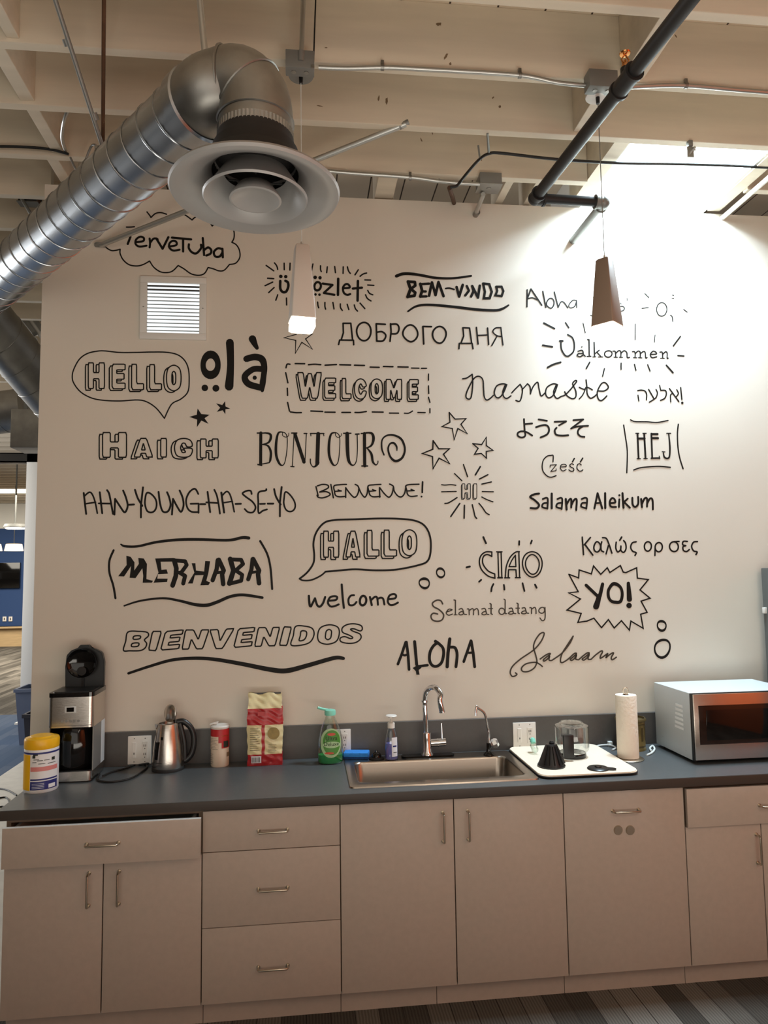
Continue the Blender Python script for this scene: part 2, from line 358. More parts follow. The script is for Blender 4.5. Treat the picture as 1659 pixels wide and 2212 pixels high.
# brown scuffs on the joist faces are thin stains on the timber
def scuff(px, py, w, h, ang, y):
    c = PY(px, py, y-0.0208); bm = bmesh.new()
    n = 12; vs = []
    for i in range(n):
        a = 2*PI*i/n; rr = random.uniform(0.6, 1.1); u = w*math.cos(a)*rr; v = h*math.sin(a)*rr
        vs.append(bm.verts.new((u*math.cos(ang)-v*math.sin(ang), 0, u*math.sin(ang)+v*math.cos(ang))))
    bm.faces.new(vs); return link('stain', bm, M['stain'], JO[y], loc=c)
JO = {}
for o in COL.objects:
    if o.name.startswith('ceiling_joist') and o.type == 'MESH':
        yy = round(o.data.vertices[0].co.y+0.02, 3)
        for y in JY:
            if abs(o.data.vertices[0].co.y-y) < 0.03 and y not in JO: JO[y] = o
for px, py, w, h, a, y in ((963, 122, .006, .02, -.5, JY[2]), (948, 52, .012, .008, .3, JY[2]), (973, 138, .006, .008, 0, JY[2]), (818, 212, .004, .016, -.2, JY[1]), (835, 218, .006, .018, -.1, JY[1]),
                           (691, 229, .014, .003, -.2, JY[1]), (704, 103, .006, .003, 0, JY[2]), (1080, 230, .007, .007, 0, JY[1]), (1065, 211, .008, .004, .6, JY[1]), (1415, 113, .004, .014, -.6, JY[2]),
                           (1460, 78, .004, .012, .6, JY[2]), (910, 302, .004, .012, .3, JY[0]), (934, 287, .004, .010, .1, JY[0]), (1325, 228, .006, .006, .5, JY[1]), (1040, 345, .004, .008, .2, JY[0])):
    scuff(px, py, w, h, a, y)

# ------------------------------------------------------------------ far office seen past the wall's left end
p = PZ(58, 1560, 0); xc = p.x
t = thing('support_column', 'white square column in the open office left of the wall', 'column', (p.x+0.05, p.y, 0))
boxo('shaft', M['white'], t, -0.1, 0.1, -0.1, 0.1, 0.02, 3.30, 0.004); boxo('base_plate', M['white'], t, -0.14, 0.14, -0.14, 0.14, 0, 0.02); boxo('cap_plate', M['boxgrey'], t, -0.13, 0.13, -0.13, 0.13, 3.30, 3.315)
zb0 = PY(30, 998, p.y-0.1).z; zb1 = PY(30, 978, p.y-0.1).z
bm = bmesh.new(); box(bm, -9, -2.2, p.y-0.1, p.y-0.05, zb0, zb1); box(bm, -9, -2.2, p.y-0.1, p.y+0.1, zb0, zb0+0.012); box(bm, -9, -2.2, p.y-0.1, p.y+0.1, zb1-0.012, zb1)
tag(link('steel_beam', bm, M['black']), 'black steel beam running left across the office above the white column', 'beam')
def bin_(name, p, w, d, h, m, label):
    t = thing(name, label, 'bin', p, 'waste bins by the wall end')
    bm = bmesh.new()
    def ring(k, z, s=1): return [bm.verts.new((x*w/2*k, y*d/2*k, z)) for x, y in ((-1, -1), (1, -1), (1, 1), (-1, 1))]
    A = ring(0.82, 0); B = ring(1, h); Cc = ring(0.93, h); D = ring(0.76, 0.02)
    bm.faces.new(A[::-1])
    for P, Q in ((A, B), (B, Cc), (Cc, D)):
        for i in range(4): bm.faces.new([P[i], P[(i+1) % 4], Q[(i+1) % 4], Q[i]])
    bm.faces.new(D)
    link('bin_body', bm, m, t)
    bm = bmesh.new()
    for a, b, c, e in ((-w/2-.012, w/2+.012, -d/2-.012, -d/2+.012), (-w/2-.012, w/2+.012, d/2-.012, d/2+.012), (-w/2-.012, -w/2+.012, -d/2, d/2), (w/2-.012, w/2+.012, -d/2, d/2)): box(bm, a, b, c, e, h-0.03, h+0.004)
    link('rim', bm, m, t)
p1 = PZ(45, 1612, 0); h1 = PY(45, 1490, p1.y).z
bin_('waste_bin', (p1.x+0.17, p1.y+0.2, 0.006 if p1.y < 3.7 else 0), 0.5, 0.36, h1, M['bin'], 'tall blue grey waste bin behind the end of the wall')
p2 = PZ(62, 1640, 0); h2 = PY(62, 1540, p2.y).z
bin_('waste_bin', (p2.x+0.14, p2.y+0.0, 0.006), 0.3, 0.26, h2, M['bindark'], 'smaller charcoal waste bin in front of the blue grey bin')
# ducts, strips and lamps over the far office
def spiral_duct(name, A, B, r, pitch, m, parent, seams=True):
    A = Vector(A); B = Vector(B); L = (B-A).length; q = (B-A).to_track_quat('Z', 'Y')
    bm = bmesh.new(); lathe(bm, [(0, 0), (r, 0), (r, L), (0, L)], 40)
    bm.transform(Matrix.Translation(A) @ q.to_matrix().to_4x4()); o = link(name, bm, m, parent, smooth=True)
    if seams:
        bm = bmesh.new(); pts = []; turns = L/pitch; n = int(turns*28)
        for i in range(n+1):
            a = 2*PI*turns*i/n; pts.append(Vector(((r+0.0008)*math.cos(a), (r+0.0008)*math.sin(a), L*i/n)))
        tube(bm, pts, 0.0028, 6, flat=None); bm.transform(Matrix.Translation(A) @ q.to_matrix().to_4x4())
        link('seam', bm, m, o, smooth=True)
    return o
t = thing('far_duct', 'round metal duct sloping down toward the wall end, below the near duct', 'duct')
spiral_duct('duct_pipe', PY(-60, 650, 0.9), PY(150, 905, 1.7), 0.155, 0.17, M['galvdull'], t)
t = thing('round_duct', 'dull round duct lower left, above the black steel beam', 'duct')
spiral_duct('duct_pipe', PY(-160, 912, 3.2), PY(56, 884, 3.2), 0.19, 0.25, M['galvdull'], t)
p = PY(66, 925, 2.6)
t = thing('square_duct', 'bright square duct between the round ducts and the wall', 'duct', p)
boxo('duct_box', M['galvdull'], t, -0.12, 0.5, -0.1, 0.2, -0.18, 0.14, 0.01)
for xx in (-0.08, 0.44): boxo('hanger_strap', M['boxgrey'], t, xx, xx+0.03, 2.66-p.y-0.003, 2.66-p.y+0.003, 0.135, 3.638-p.z)
for a, b, lab in (((25, 668), (75, 735), 'left one of two white strip lights by the wall end'), ((42, 655), (92, 728), 'right one of two white strip lights by the wall end')):
    A = PY(*a, 2.4); B = PY(*b, 2.0); t = thing('strip_light', lab, 'strip light', A, 'strip lights beyond the wall'); d = B-A
    tubeo('tube', M['white'], t, [(0, 0, 0), d], 0.021, 10); tubeo('channel', M['boxgrey'], t, [(0, 0, 0.045), d+Vector((0, 0, 0.05))], 0.022, 4)
for px, lab in ((-16, 'left warm drum lamp in front of the navy wall'), (30, 'right warm drum lamp in front of the navy wall')):
    p = PY(px, 1190, 12.0); t = thing('drum_lamp', lab, 'lamp', p, 'drum lamps in the far office')
    latheo('lamp_shade', M['warmglow'], t, [(0.18, 0), (0.15, 0.14), (0, 0.14)]); tubeo('cord', M['cordblack'], t, [(0, 0, 0.14), (0, 0, 3.638-p.z)], 0.008, 6)
p = PY(33, 1140, 9.0); t = thing('round_ceiling_lamp', 'shallow round lit ceiling lamp beyond the white column', 'lamp', p)
latheo('diffuser', M['lampglow'], t, [(0.16, 0), (0.14, -0.02), (0, -0.025)]); latheo('rim', M['boxgrey'], t, [(0.16, 0), (0.18, 0.01), (0.16, 0.06), (0, 0.07)]); tubeo('stem', M['boxgrey'], t, [(0, 0, 0.07), (0, 0, 3.638-p.z)], 0.012, 6)
p = PY(18, 1245, 15.88); t = thing('wall_screen', 'dark wall screen on the navy far wall', 'screen', p); boxo('panel', M['gloss'], t, -0.75, 0.3, -0.06, 0, -0.3, 0.35, 0.01)
for px, lab in ((10, 'left pale outlet low on the navy far wall'), (23, 'right pale outlet low on the navy far wall')):
    p = PY(px, 1337, 15.89); t = thing('wall_outlet', lab, 'outlet', p, 'outlets on the far wall'); boxo('cover_plate', M['plate'], t, -0.045, 0.045, -0.012, 0, -0.06, 0.06, 0.003); boxo('socket', M['slot'], t, -0.012, 0.012, -0.014, -0.011, -0.03, 0.03)
for i, (a, b, c) in enumerate((((-20, 1702), (14, 1706), (36, 1718)), ((-20, 1728), (12, 1722), (22, 1736)), ((-20, 1748), (6, 1742), (18, 1752)))):
    pts = [PZ(*q, 0.012) for q in (a, b, c)]
    tag(tubeo('floor_cable', M['cordblack'], None, pts, 0.006, 6, 6), ('topmost', 'middle', 'lowest')[i]+' of three thin dark cables on the pale floor by the counter end', 'cable', 'cables on the pale floor')
# ------------------------------------------------------------------ ductwork and the round diffuser
DZ = 3.15; DR = 0.108
dc = PZ(552, 412, 2.85); DX, DY = dc.x, dc.y
S = PZ(452, 212, DZ); E_ = PZ(-120, 712, DZ); dd = (E_-S).normalized()
t = thing('spiral_duct', 'shiny spiral metal duct running diagonally past the wall, with an elbow down to the diffuser', 'duct')
spiral_duct('duct_pipe', S+dd*0.04, S+dd*3.4, DR, 0.105, M['galv'], t)
ang = [(DX, DY, 3.0), (DX, DY, 3.085), (DX-0.012, DY+0.004, 3.14), (DX-0.05, DY+0.012, 3.178), (DX-0.10, DY+0.03, 3.178), (S.x, S.y, 3.158), tuple(S+dd*0.06)]
tubeo('elbow', M['galvdull'], t, ang, DR+0.002, 40, 5)
for k, (c, q) in enumerate((((DX, DY, 3.06), Vector((0, 0, 1))), ((DX-0.02, DY+0.006, 3.152), Vector((-0.6, 0.1, 0.75))), ((DX-0.085, DY+0.024, 3.182), Vector((-1, 0.25, 0))))):
    bm = bmesh.new(); R0 = DR+0.003; lathe(bm, [(R0, -0.004), (R0+0.004, -0.002), (R0+0.004, 0.002), (R0, 0.004)], 40)
    bm.transform(Matrix.Translation(c) @ q.to_track_quat('Z', 'Y').to_matrix().to_4x4()); link('seam', bm, M['galvdull'], t, smooth=True)
bm = bmesh.new(); lathe(bm, [(DR+0.002, 0), (DR+0.010, 0.004), (DR+0.010, 0.05), (DR+0.002, 0.055)], 40)
bm.transform(Matrix.Translation(S+dd*0.03) @ dd.to_track_quat('Z', 'Y').to_matrix().to_4x4()); link('collar', bm, M['galv'], t, smooth=True)
bm = bmesh.new()
n = 120; A = [bm.verts.new((DX+(DR+(0.0045 if i % 2 else 0.003))*math.cos(2*PI*i/n), DY+(DR+(0.0045 if i % 2 else 0.003))*math.sin(2*PI*i/n), 2.985)) for i in range(n)]
B = [bm.verts.new((v.co.x, v.co.y, 3.03)) for v in A]
for i in range(n): bm.faces.new([A[i], A[(i+1) % n], B[(i+1) % n], B[i]])
link('crimped_end', bm, M['galv'], t)
t = thing('ceiling_diffuser', 'round grey ringed air diffuser hanging under the metal duct elbow', 'diffuser', (DX, DY, 2.835))
latheo('outer_ring', M['diff'], t, [(.118, .105), (.128, .062), (.165, .032), (.205, .012), (.232, .0), (.244, .002), (.248, .010), (.243, .018), (.20, .034), (.15, .07)], seg=64)
latheo('middle_ring', M['diff'], t, [(.092, .085), (.112, .048), (.140, .014), (.149, .008), (.153, .014), (.142, .024), (.12, .055), (.098, .09)], (0, 0, -.022), seg=56)
latheo('centre_cone', M['diff'], t, [(0, .030), (.03, .028), (.055, .016), (.070, .006), (.076, .008), (.074, .016), (.05, .05), (0, .07)], (0, 0, -.022), seg=48)
latheo('throat', M['diffdark'], t, [(.0, .125), (.116, .125), (.121, .09), (.126, .065)], seg=48)
latheo('collar', M['rubber'], t, [(.148, .068), (.150, .075), (.138, .10), (.128, .112), (.126, .135), (.116, .15), (.112, .175), (.105, .175)], seg=56)
for a in (0.6, 0.6+2*PI/3, 0.6+4*PI/3):
    tubeo('spoke', M['diffdark'], t, [(0.03*math.cos(a), 0.03*math.sin(a), .05), (.118*math.cos(a), .118*math.sin(a), .075)], .003, 6)

def rod(name, label, cat, pts, r, m, group=None, n=0, seg=10):
    return tag(tubeo(name, M[m], None, pts, r, seg, n), label, cat, group)
A = PY(877, 268, -0.60); B = PY(216, 530, -0.012)
t = thing('brace_pipe', 'long grey brace pipe slanting from a joist behind the diffuser to the wall', 'pipe')
tubeo('pipe', M['conduit'], t, [A, A+(B-A)*0.03, B], 0.0125, 12); tubeo('flattened_end', M['boxgrey'], t, [A+Vector((0.012, 0, 0.008)), A+(B-A)*0.02], 0.014, 10); latheo('foot', M['boxgrey'], t, [(0, 0), (.026, 0), (.026, .01), (0, .01)], (B.x, B.y, B.z-0.005))
rod('hanger_rod', 'grey hanger rod above the duct elbow at the top edge', 'rod', [PY(446, 150, -1.40), PY(426, -60, -1.40)], 0.010, 'conduit')
t = thing('drop_conduit', 'bright conduit dropping from the top edge to the left pendant box', 'conduit')
tubeo('pipe', M['conduit'], t, [PY(657, -60, -1.02), PY(651, 120, -1.005)], 0.009, 12); tubeo('connector', M['boxgrey'], t, [PY(651, 112, -1.005), PY(650, 134, -1.002)], 0.014, 12)
rod('wire', 'thin dark wire dropping beside the bright conduit', 'wire', [PY(684, -60, -1.02), PY(679, 80, -1.0), PY(677, 150, -0.985)], 0.003, 'cordblack', n=4)
rod('hanger_rod', 'brown vertical hanger rod left of the duct', 'rod', [PY(225, -60, -1.17), PY(222, 318, -0.86)], 0.007, 'rust')
t = thing('brace_pipe', 'dull slanting pipe meeting the brown hanger rod above the duct', 'pipe')
tubeo('pipe', M['boxgrey'], t, [PY(100, -60, -1.19), PY(222, 318, -0.875)], 0.008, 10)
for a in ((144, 92), (205, 252)): tubeo('coupling', M['boxgrey'], t, [PY(a[0]-3, a[1]-8, -1.19+(a[1]+52)/378*.315), PY(a[0]+3, a[1]+8, -1.19+(a[1]+68)/378*.315)], 0.012, 10)
c = PY(228, 324, -0.86); t = thing('duct_clamp', 'small steel clamp where two rods meet above the duct', 'clamp', c)
boxo('plate', M['galvdull'], t, -0.035, 0.035, -0.02, 0.02, -0.006, 0.006, 0.002); boxo('jaw', M['boxgrey'], t, -0.02, 0.02, -0.02, 0.02, -0.028, -0.006, 0.003); tubeo('bolt', M['rust'], t, [(-0.01, 0, -0.03), (-0.01, 0, 0.02)], 0.006, 8)
rod('flexible_conduit', 'curved flexible conduit looping down between two joists at upper left', 'conduit', [PY(149, 232, -0.56), PY(138, 262, -0.5), PY(134, 298, -0.38), PY(142, 326, -0.27)], 0.008, 'conduit', n=6)
rod('cable', 'black cable running left along a joist from the flexible conduit', 'cable', [PY(-40, 316, -0.27), PY(40, 317, -0.27), PY(105, 322, -0.27), PY(148, 333, -0.27)], 0.006, 'cordblack', n=6)
rod('support_wire', 'thin bent support wire above the round duct', 'wire', [PY(152, 340, -0.27), PY(172, 372, -0.27), PY(196, 318, -0.30), PY(208, 314, -0.35)], 0.005, 'boxgrey', n=4)
rod('hanger_rod', 'rust coloured rod slanting in from the left edge', 'rod', [PY(-40, 238, 0.3), PY(92, 447, 0.3)], 0.008, 'rust')
rod('hanger_rod', 'grey rod slanting in from the left edge below the rusty one', 'rod', [PY(-40, 280, 0.32), PY(78, 482, 0.32)], 0.009, 'boxgrey')
c = PY(66, 428, 0.36); t = thing('beam_box', 'dark square steel box section left of the wall top', 'bracket', c)
boxo('plate', M['diffdark'], t, -0.06, 0.055, -0.012, 0.012, -0.032, 0.032, 0.002); boxo('flange', M['boxgrey'], t, -0.06, 0.055, -0.03, 0.03, -0.036, -0.030)

# conduits, boxes and the black sprinkler pipe under the joists
def conduit(label, pts, y, straps, r=0.0085):
    t = thing('conduit', label, 'conduit')
    tubeo('pipe', M['conduit'], t, [PY(a, b, y) for a, b in pts], r, 12, 5)
    for a, b in straps:
        c = PY(a, b, y); bm = bmesh.new(); tube(bm, [c-Vector((0.006, 0, 0)), c+Vector((0.006, 0, 0))], r+0.003, 12); box(bm, c.x-0.006, c.x+0.006, c.y-0.004, c.y+0.006, c.z, c.z+0.028)
        link('strap', bm, M['galvdull'], t, smooth=True)
conduit('steel conduit between the two pendant boxes along a joist', [(688, 146), (750, 148), (826, 146), (900, 149), (1115, 162), (1200, 178), (1268, 185)], -0.968, [(826, 146), (1123, 163)])
conduit('steel conduit leaving the right pendant box toward the right edge', [(1340, 190), (1400, 186), (1482, 185), (1600, 195), (1760, 208)], -0.968, [(1482, 185)])
conduit('steel conduit running left from the lower grey box', [(640, 362), (745, 373), (884, 383), (960, 393), (1036, 398)], -0.262, [(886, 384)], 0.0095)
def jbox(label, c, w, d, h):
    t = thing('junction_box', label, 'junction box', c)
    boxo('box_body', M['boxgrey'], t, -w/2, w/2, -d/2, d/2, -h/2, h/2, 0.003)
    for s in (-1, 1): latheo('knockout', M['galvdull'], t, [(0, 0), (0.009, 0), (0.009, 0.002), (0, 0.002)], (s*w*0.22, 0, -h/2-0.002), 12)
    boxo('screw_tab', M['galvdull'], t, w/2-0.012, w/2, -d/2-0.004, -d/2, -h/2, -h/2+0.012)
jbox('grey junction box above the left pendant, partly behind the duct', PY(648, 137, -0.985), 0.105, 0.05, 0.07)
jbox('grey junction box above the right pendant, behind the black pipe', PY(1298, 178, -0.985), 0.115, 0.055, 0.07)
xa = PY(1037, 380, -0.275).x; xb = PY(1084, 380, -0.275).x; za = PY(1060, 372, -0.275).z; zb = PY(1060, 397, -0.275).z; yb = PZ(1055, 418, zb).y
t = thing('junction_box', 'grey square junction box under the joist nearest the wall', 'junction box', ((xa+xb)/2, (-0.275+yb)/2, zb))
hw, hd = (xb-xa)/2, (yb+0.275)/2
boxo('box_body', M['boxgrey'], t, -hw, hw, -hd, hd, 0.004, za-zb, 0.002); boxo('cover_plate', M['galvdull'], t, -hw-0.004, hw+0.004, -hd-0.003, hd+0.003, 0, 0.004)
latheo('knockout', M['galvdull'], t, [(0, 0), (0.012, 0), (0.012, 0.002), (0, 0.002)], (0, 0, -0.002), 14)
W1 = PY(1027, 464, -0.002); t = thing('conduit_stub', 'short conduit from the lower grey box into the wall top', 'conduit')
tubeo('pipe', M['conduit'], t, [PZ(1044, 419, W1.z), W1], 0.011, 12); tubeo('connector', M['galvdull'], t, [W1+Vector((0.003, -0.03, 0)), W1], 0.016, 12)
t = thing('sprinkler_pipe', 'black sprinkler pipe crossing from the top edge and turning into the wall', 'pipe')
P0 = PZ(1490, 0, 3.44); P1 = PZ(1156, 428, 3.44); P2 = PZ(1304, 437, 3.44); P3 = PY(1237, 520, -0.001)
dpipe = (P0-P1).normalized(); PR_ = 0.0255
tubeo('main_run', M['blackpipe'], t, [P1, P0+dpipe*0.9], PR_, 20); tubeo('cross_run', M['blackpipe'], t, [P1, P2], PR_*0.86, 18); tubeo('wall_run', M['boxgrey'], t, [P2, P3], PR_*0.72, 18)
def fitting(name, c, a, b, r, m):
    bm = bmesh.new(); bmesh.ops.create_uvsphere(bm, u_segments=20, v_segments=12, radius=r*1.06); bm.transform(Matrix.Translation(c))
    for q in (a, b):
        e = c+(q-c).normalized()*r*1.5; tube(bm, [c, e], r, 18); tube(bm, [e-(q-c).normalized()*0.010, e], r*1.14, 18)
    link(name, bm, m, t, smooth=True)
fitting('elbow', P1, P0, P2, 0.031, M['blackpipe']); fitting('elbow', P2, P1, P3, 0.029, M['boxgrey'])
cp = PZ(1344, 175, 3.44); k = (cp-P1).dot(dpipe); cp = P1+dpipe*k
bm = bmesh.new(); tube(bm, [cp-dpipe*0.045, cp+dpipe*0.045], 0.0315, 20)
for s in (-1, 1): tube(bm, [cp+dpipe*s*0.045, cp+dpipe*s*0.057], 0.036, 20)
tube(bm, [cp, cp+Vector((0, 0, 0.05))], 0.018, 16); link('tee', bm, M['blackpipe'], t, smooth=True)
hp = cp+Vector((0, 0, 0.05))
bm = bmesh.new(); lathe(bm, [(0, 0), (.011, 0), (.013, .012), (.007, .016), (.006, .03), (0, .03)], 14, hp)
for s in (-1, 1): tube(bm, [hp+Vector((s*0.007, 0, 0.012)), hp+Vector((s*0.014, 0, 0.032)), hp+Vector((0, 0, 0.052))], 0.003, 8)
lathe(bm, [(0, .05), (.018, .052), (.020, .056), (0, .058)], 14, hp); link('sprinkler_head', bm, M['brass'], t, smooth=True)
t = thing('black_conduit', 'thin black conduit bending across toward the skylight', 'conduit')
wpts = [PY(a, b, -0.42) for a, b in ((973, 404), (986, 402), (994, 393), (1014, 368), (1036, 344), (1056, 332), (1085, 331), (1200, 344), (1330, 352), (1450, 354), (1560, 357), (1660, 362), (1760, 368))]
tubeo('pipe', M['cordblack'], t, wpts, 0.0068, 10, 5)
H1 = PY(1053, 284, -0.585); tubeo('hanger', M['boxgrey'], t, [Vector((H1.x, H1.y, JB)), PY(1056, 330, -0.42)], 0.0055, 8); tubeo('hanger', M['boxgrey'], t, [PY(1033, 314, -0.43), PY(1037, 346, -0.42)], 0.0045, 8)
rod('pipe_stub', 'short rusty pipe stub above the wall beside the black conduit', 'pipe', [PY(971, 406, -0.40), PY(979, 432, -0.10), PY(981, 440, 0.02)], 0.011, 'rust')
W2 = PY(1560, 463, 0.0); rod('conduit', 'white painted conduit at far right running to the wall top', 'conduit', [PZ(1760, 298, W2.z-0.02), Vector((W2.x, -0.001, W2.z-0.02))], 0.013, 'white')
c = PY(1490, 318, -0.61); t = thing('beam_clamp', 'small galvanized beam clamp hanging at the skylight front edge', 'clamp', c)
bm = bmesh.new(); box(bm, -0.016, 0.016, -0.004, 0.004, -0.048, 0.0, 0.001); link('plate', bm, M['galvdull'], t)
boxo('jaw', M['boxgrey'], t, -0.010, 0.010, -0.012, 0.012, 0.0, 0.028, 0.003); tubeo('bolt', M['chrome'], t, [(0.012, -0.02, -0.012), (0.012, 0.008, -0.012)], 0.006, 8); boxo('tab', M['galvdull'], t, 0.010, 0.024, -0.006, 0.004, -0.018, -0.004)

# ------------------------------------------------------------------ pendants over the counter
def pendant(x, y, zt, zb, ang, m, label, cz):
    t = thing('pendant_light', label, 'pendant lamp', (x, y, zb), 'pendant lamps over the counter')
    h = zt-zb; bm = bmesh.new(); g = 0.036
    def ring(z, w): return [bm.verts.new((a*math.cos(ang)-b*math.sin(ang), a*math.sin(ang)+b*math.cos(ang), z)) for a, b in rounded(-w, w, -w, w, w*0.14, 3)]
    w0, w1 = 0.0455, 0.0255
    R = [ring(g, w0-0.0035), ring(g, w0), ring(h-0.006, w1), ring(h, w1-0.005)]
    for A, B in zip(R, R[1:]):
        for i in range(len(A)): bm.faces.new([A[i], A[(i+1) % len(A)], B[(i+1) % len(A)], B[i]])
    bm.faces.new(R[-1]); link('lamp_shade', bm, m, t, smooth=True)
    bm = bmesh.new(); R = [ring(0.0, w0-0.010), ring(0.006, w0-0.002), ring(g, w0-0.003)]
    for A, B in zip(R, R[1:]):
        for i in range(len(A)): bm.faces.new([A[i], A[(i+1) % len(A)], B[(i+1) % len(A)], B[i]])
    bm.faces.new(R[0][::-1]); bm.faces.new(R[-1]); link('glowing_diffuser', bm, M['lampglow'], t, smooth=True)
    tubeo('cable', M['cable'] if m is M['lamp_white'] else M['boxgrey'], t, [(0, 0, h), (0, 0, cz-zb)], 0.0018, 6)
    latheo('cable_grip', M['chrome'], t, [(0, 0), (.005, 0), (.004, .016), (0, .016)], (0, 0, h), 10)
    latheo('canopy', M['plate'] if m is not M['lamp_white'] else M['boxgrey'], t, [(0, 0), (.006, -.002), (.046, .0), (.048, .006), (.046, .012), (0, .012)], (0, 0, cz-zb), 28)
    latheo('strain_relief', M['black'], t, [(0, -.028), (.007, -.028), (.008, 0), (0, 0)], (0, 0, cz-zb), 12)
    return t
c = PZ(650, 165, 3.585); pendant(c.x, c.y, 2.924, 2.606, math.radians(9), M['lamp_white'], 'tapered white pendant with glowing tip, left one below the diffuser', 3.585)
c = PZ(1291, 208, 3.575); pendant(c.x, c.y, 2.912, 2.612, math.radians(40), M['lamp_backlit'], 'tapered pendant coloured dark as if backlit, right one against the bright skylit wall', 3.572)
# ------------------------------------------------------------------ wall grille, outlets, counter and cabinets
CT = 0.856
t = thing('wall_grille', 'white square louvred grille set in the wall below the cloud lettering', 'grille', (-0.6295, 0, 3.026))
gx, gz = 0.158, 0.157; ix, iz = 0.124, 0.125
bm = bmesh.new()
for a in ((-gx, gx, -gz, -iz), (-gx, gx, iz, gz), (-gx, -ix, -iz, iz), (ix, gx, -iz, iz)): box(bm, a[0], a[1], -0.012, 0.0, a[2], a[3], 0.002)
link('frame', bm, M['white'], t, smooth=True)
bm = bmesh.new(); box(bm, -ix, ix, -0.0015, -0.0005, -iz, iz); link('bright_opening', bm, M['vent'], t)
for i in range(13):
    z = -iz+0.012+i*(2*iz-0.02)/12.4
    bm = bmesh.new(); box(bm, -ix, ix, -0.011, 0.0, -0.0016, 0.0016) if i < 11 else box(bm, -ix, ix, -0.011, 0.0, -0.0034, 0.0034); bm.transform(Matrix.Rotation(0.12, 4, 'X')); bm.transform(Matrix.Translation((0, -0.003, z)))
    link('slat', bm, M['slot'] if i >= 11 else M['boxgrey'], t)
for s in (-1, 1): latheo('screw', M['boxgrey'], t, [(0, 0), (.004, 0), (.004, .002), (0, .002)], (s*0.141, -0.013, 0.0), 10)

def plate2(px, py0, py1, label, hi=True):
    a = PY(px[0], py0, -0.021); b = PY(px[1], py1, -0.021); cx, cz = (a.x+b.x)/2, (a.z+b.z)/2; w, h = 0.059, (a.z-b.z)/2
    w = (b.x-a.x)/2
    t = thing('outlet_plate', label, 'outlet', (cx, -0.0205, cz), 'outlet plates on the backsplash')
    boxo('cover_plate', M['plate'], t, -w, w, -0.007, 0, -h, h, 0.003)
    bm = bmesh.new(); box(bm, -w*0.62, -w*0.28, -0.010, -0.006, -h*0.55, h*0.55, 0.002); link('switch', bm, M['plate'], t)
    bm = bmesh.new(); box(bm, w*0.22, w*0.72, -0.009, -0.006, -h*0.62, h*0.62, 0.002); link('receptacle', bm, M['plate'], t)
    bm = bmesh.new()
    for zz in (0.30, -0.30):
        for xx in (0.38, 0.54): box(bm, w*xx-0.0014, w*xx+0.0014, -0.0097, -0.008, h*zz-0.004, h*zz+0.006)
        box(bm, w*0.46-0.002, w*0.46+0.002, -0.0097, -0.008, h*zz-0.015, h*zz-0.011)
    for xx in (-0.45, 0.47):
        for zz in (0.82, -0.82): box(bm, w*xx-0.002, w*xx+0.002, -0.0078, -0.006, h*zz-0.002, h*zz+0.002)
    box(bm, -w*0.48, -w*0.42, -0.0115, -0.009, -h*0.30, -h*0.16)
    link('slots', bm, M['slot'], t)
plate2((277, 327), 1590, 1649, 'two gang outlet plate left, half hidden by the steel kettle')
plate2((708, 758), 1576, 1626, 'two gang outlet plate behind the green dish soap bottle')
plate2((1107, 1158), 1561, 1614, 'two gang outlet plate right of the sink behind the beige mat')

CX0, CX1 = -1.145, 2.32; CF = -0.595; CU = 0.8195
HX0, HX1, HY0, HY1 = 0.205, 0.94, -0.475, -0.135
t = thing('countertop', 'dark grey laminate countertop running above the cabinets', 'countertop', (0, 0, 0))
bm = bmesh.new()
for a in ((CX0, HX0, CF+0.002, -0.001), (HX1, CX1, CF+0.002, -0.001), (HX0, HX1, CF+0.002, HY0), (HX0, HX1, HY1, -0.001)): box(bm, *a, CU, CT)
link('slab', bm, M['top'], t)
boxo('front_edge', M['topedge'], t, CX0, CX1, CF-0.001, CF+0.0015, CU, CT-0.0015, 0.0006); boxo('end_edge', M['topedge'], t, CX0-0.002, CX0+0.0005, CF, -0.002, CU, CT-0.0015)
bm = bmesh.new(); box(bm, CX0, CX1, -0.0205, -0.0005, CT, 1.009, 0.001); tag(link('backsplash', bm, M['splash']), 'dark grey laminate backsplash strip along the wall behind the counter', 'backsplash')

FY = -0.573; DB = 0.098; DT = 0.812
def handle(parent, c, ln, axis, m='nickel'):
    so = 0.028; h = ln/2; bm = bmesh.new(); r = 0.0042
    v = (lambda s, d: (c[0]+s*h, c[1]-d, c[2])) if axis == 'x' else (lambda s, d: (c[0], c[1]-d, c[2]+s*h))
    pts = [v(-1, 0), v(-1, so*0.75), v(-0.93, so), v(0.93, so), v(1, so*0.75), v(1, 0)]
    tube(bm, pts, r, 10)
    for s in (-1, 1):
        q = v(s, 0.0); tube(bm, [q, (q[0], q[1]-0.003, q[2])], 0.0075, 12)
    return link('handle', bm, M[m], parent, smooth=True)
def front(name, parent, x0, x1, z0, z1, y=FY):
    g = 0.0022; bm = bmesh.new(); box(bm, x0+g, x1-g, y, y+0.018, z0+0.0015, z1-0.0015, 0.0008); o = link(name, bm, M['lam'], parent, smooth=True)
    return o
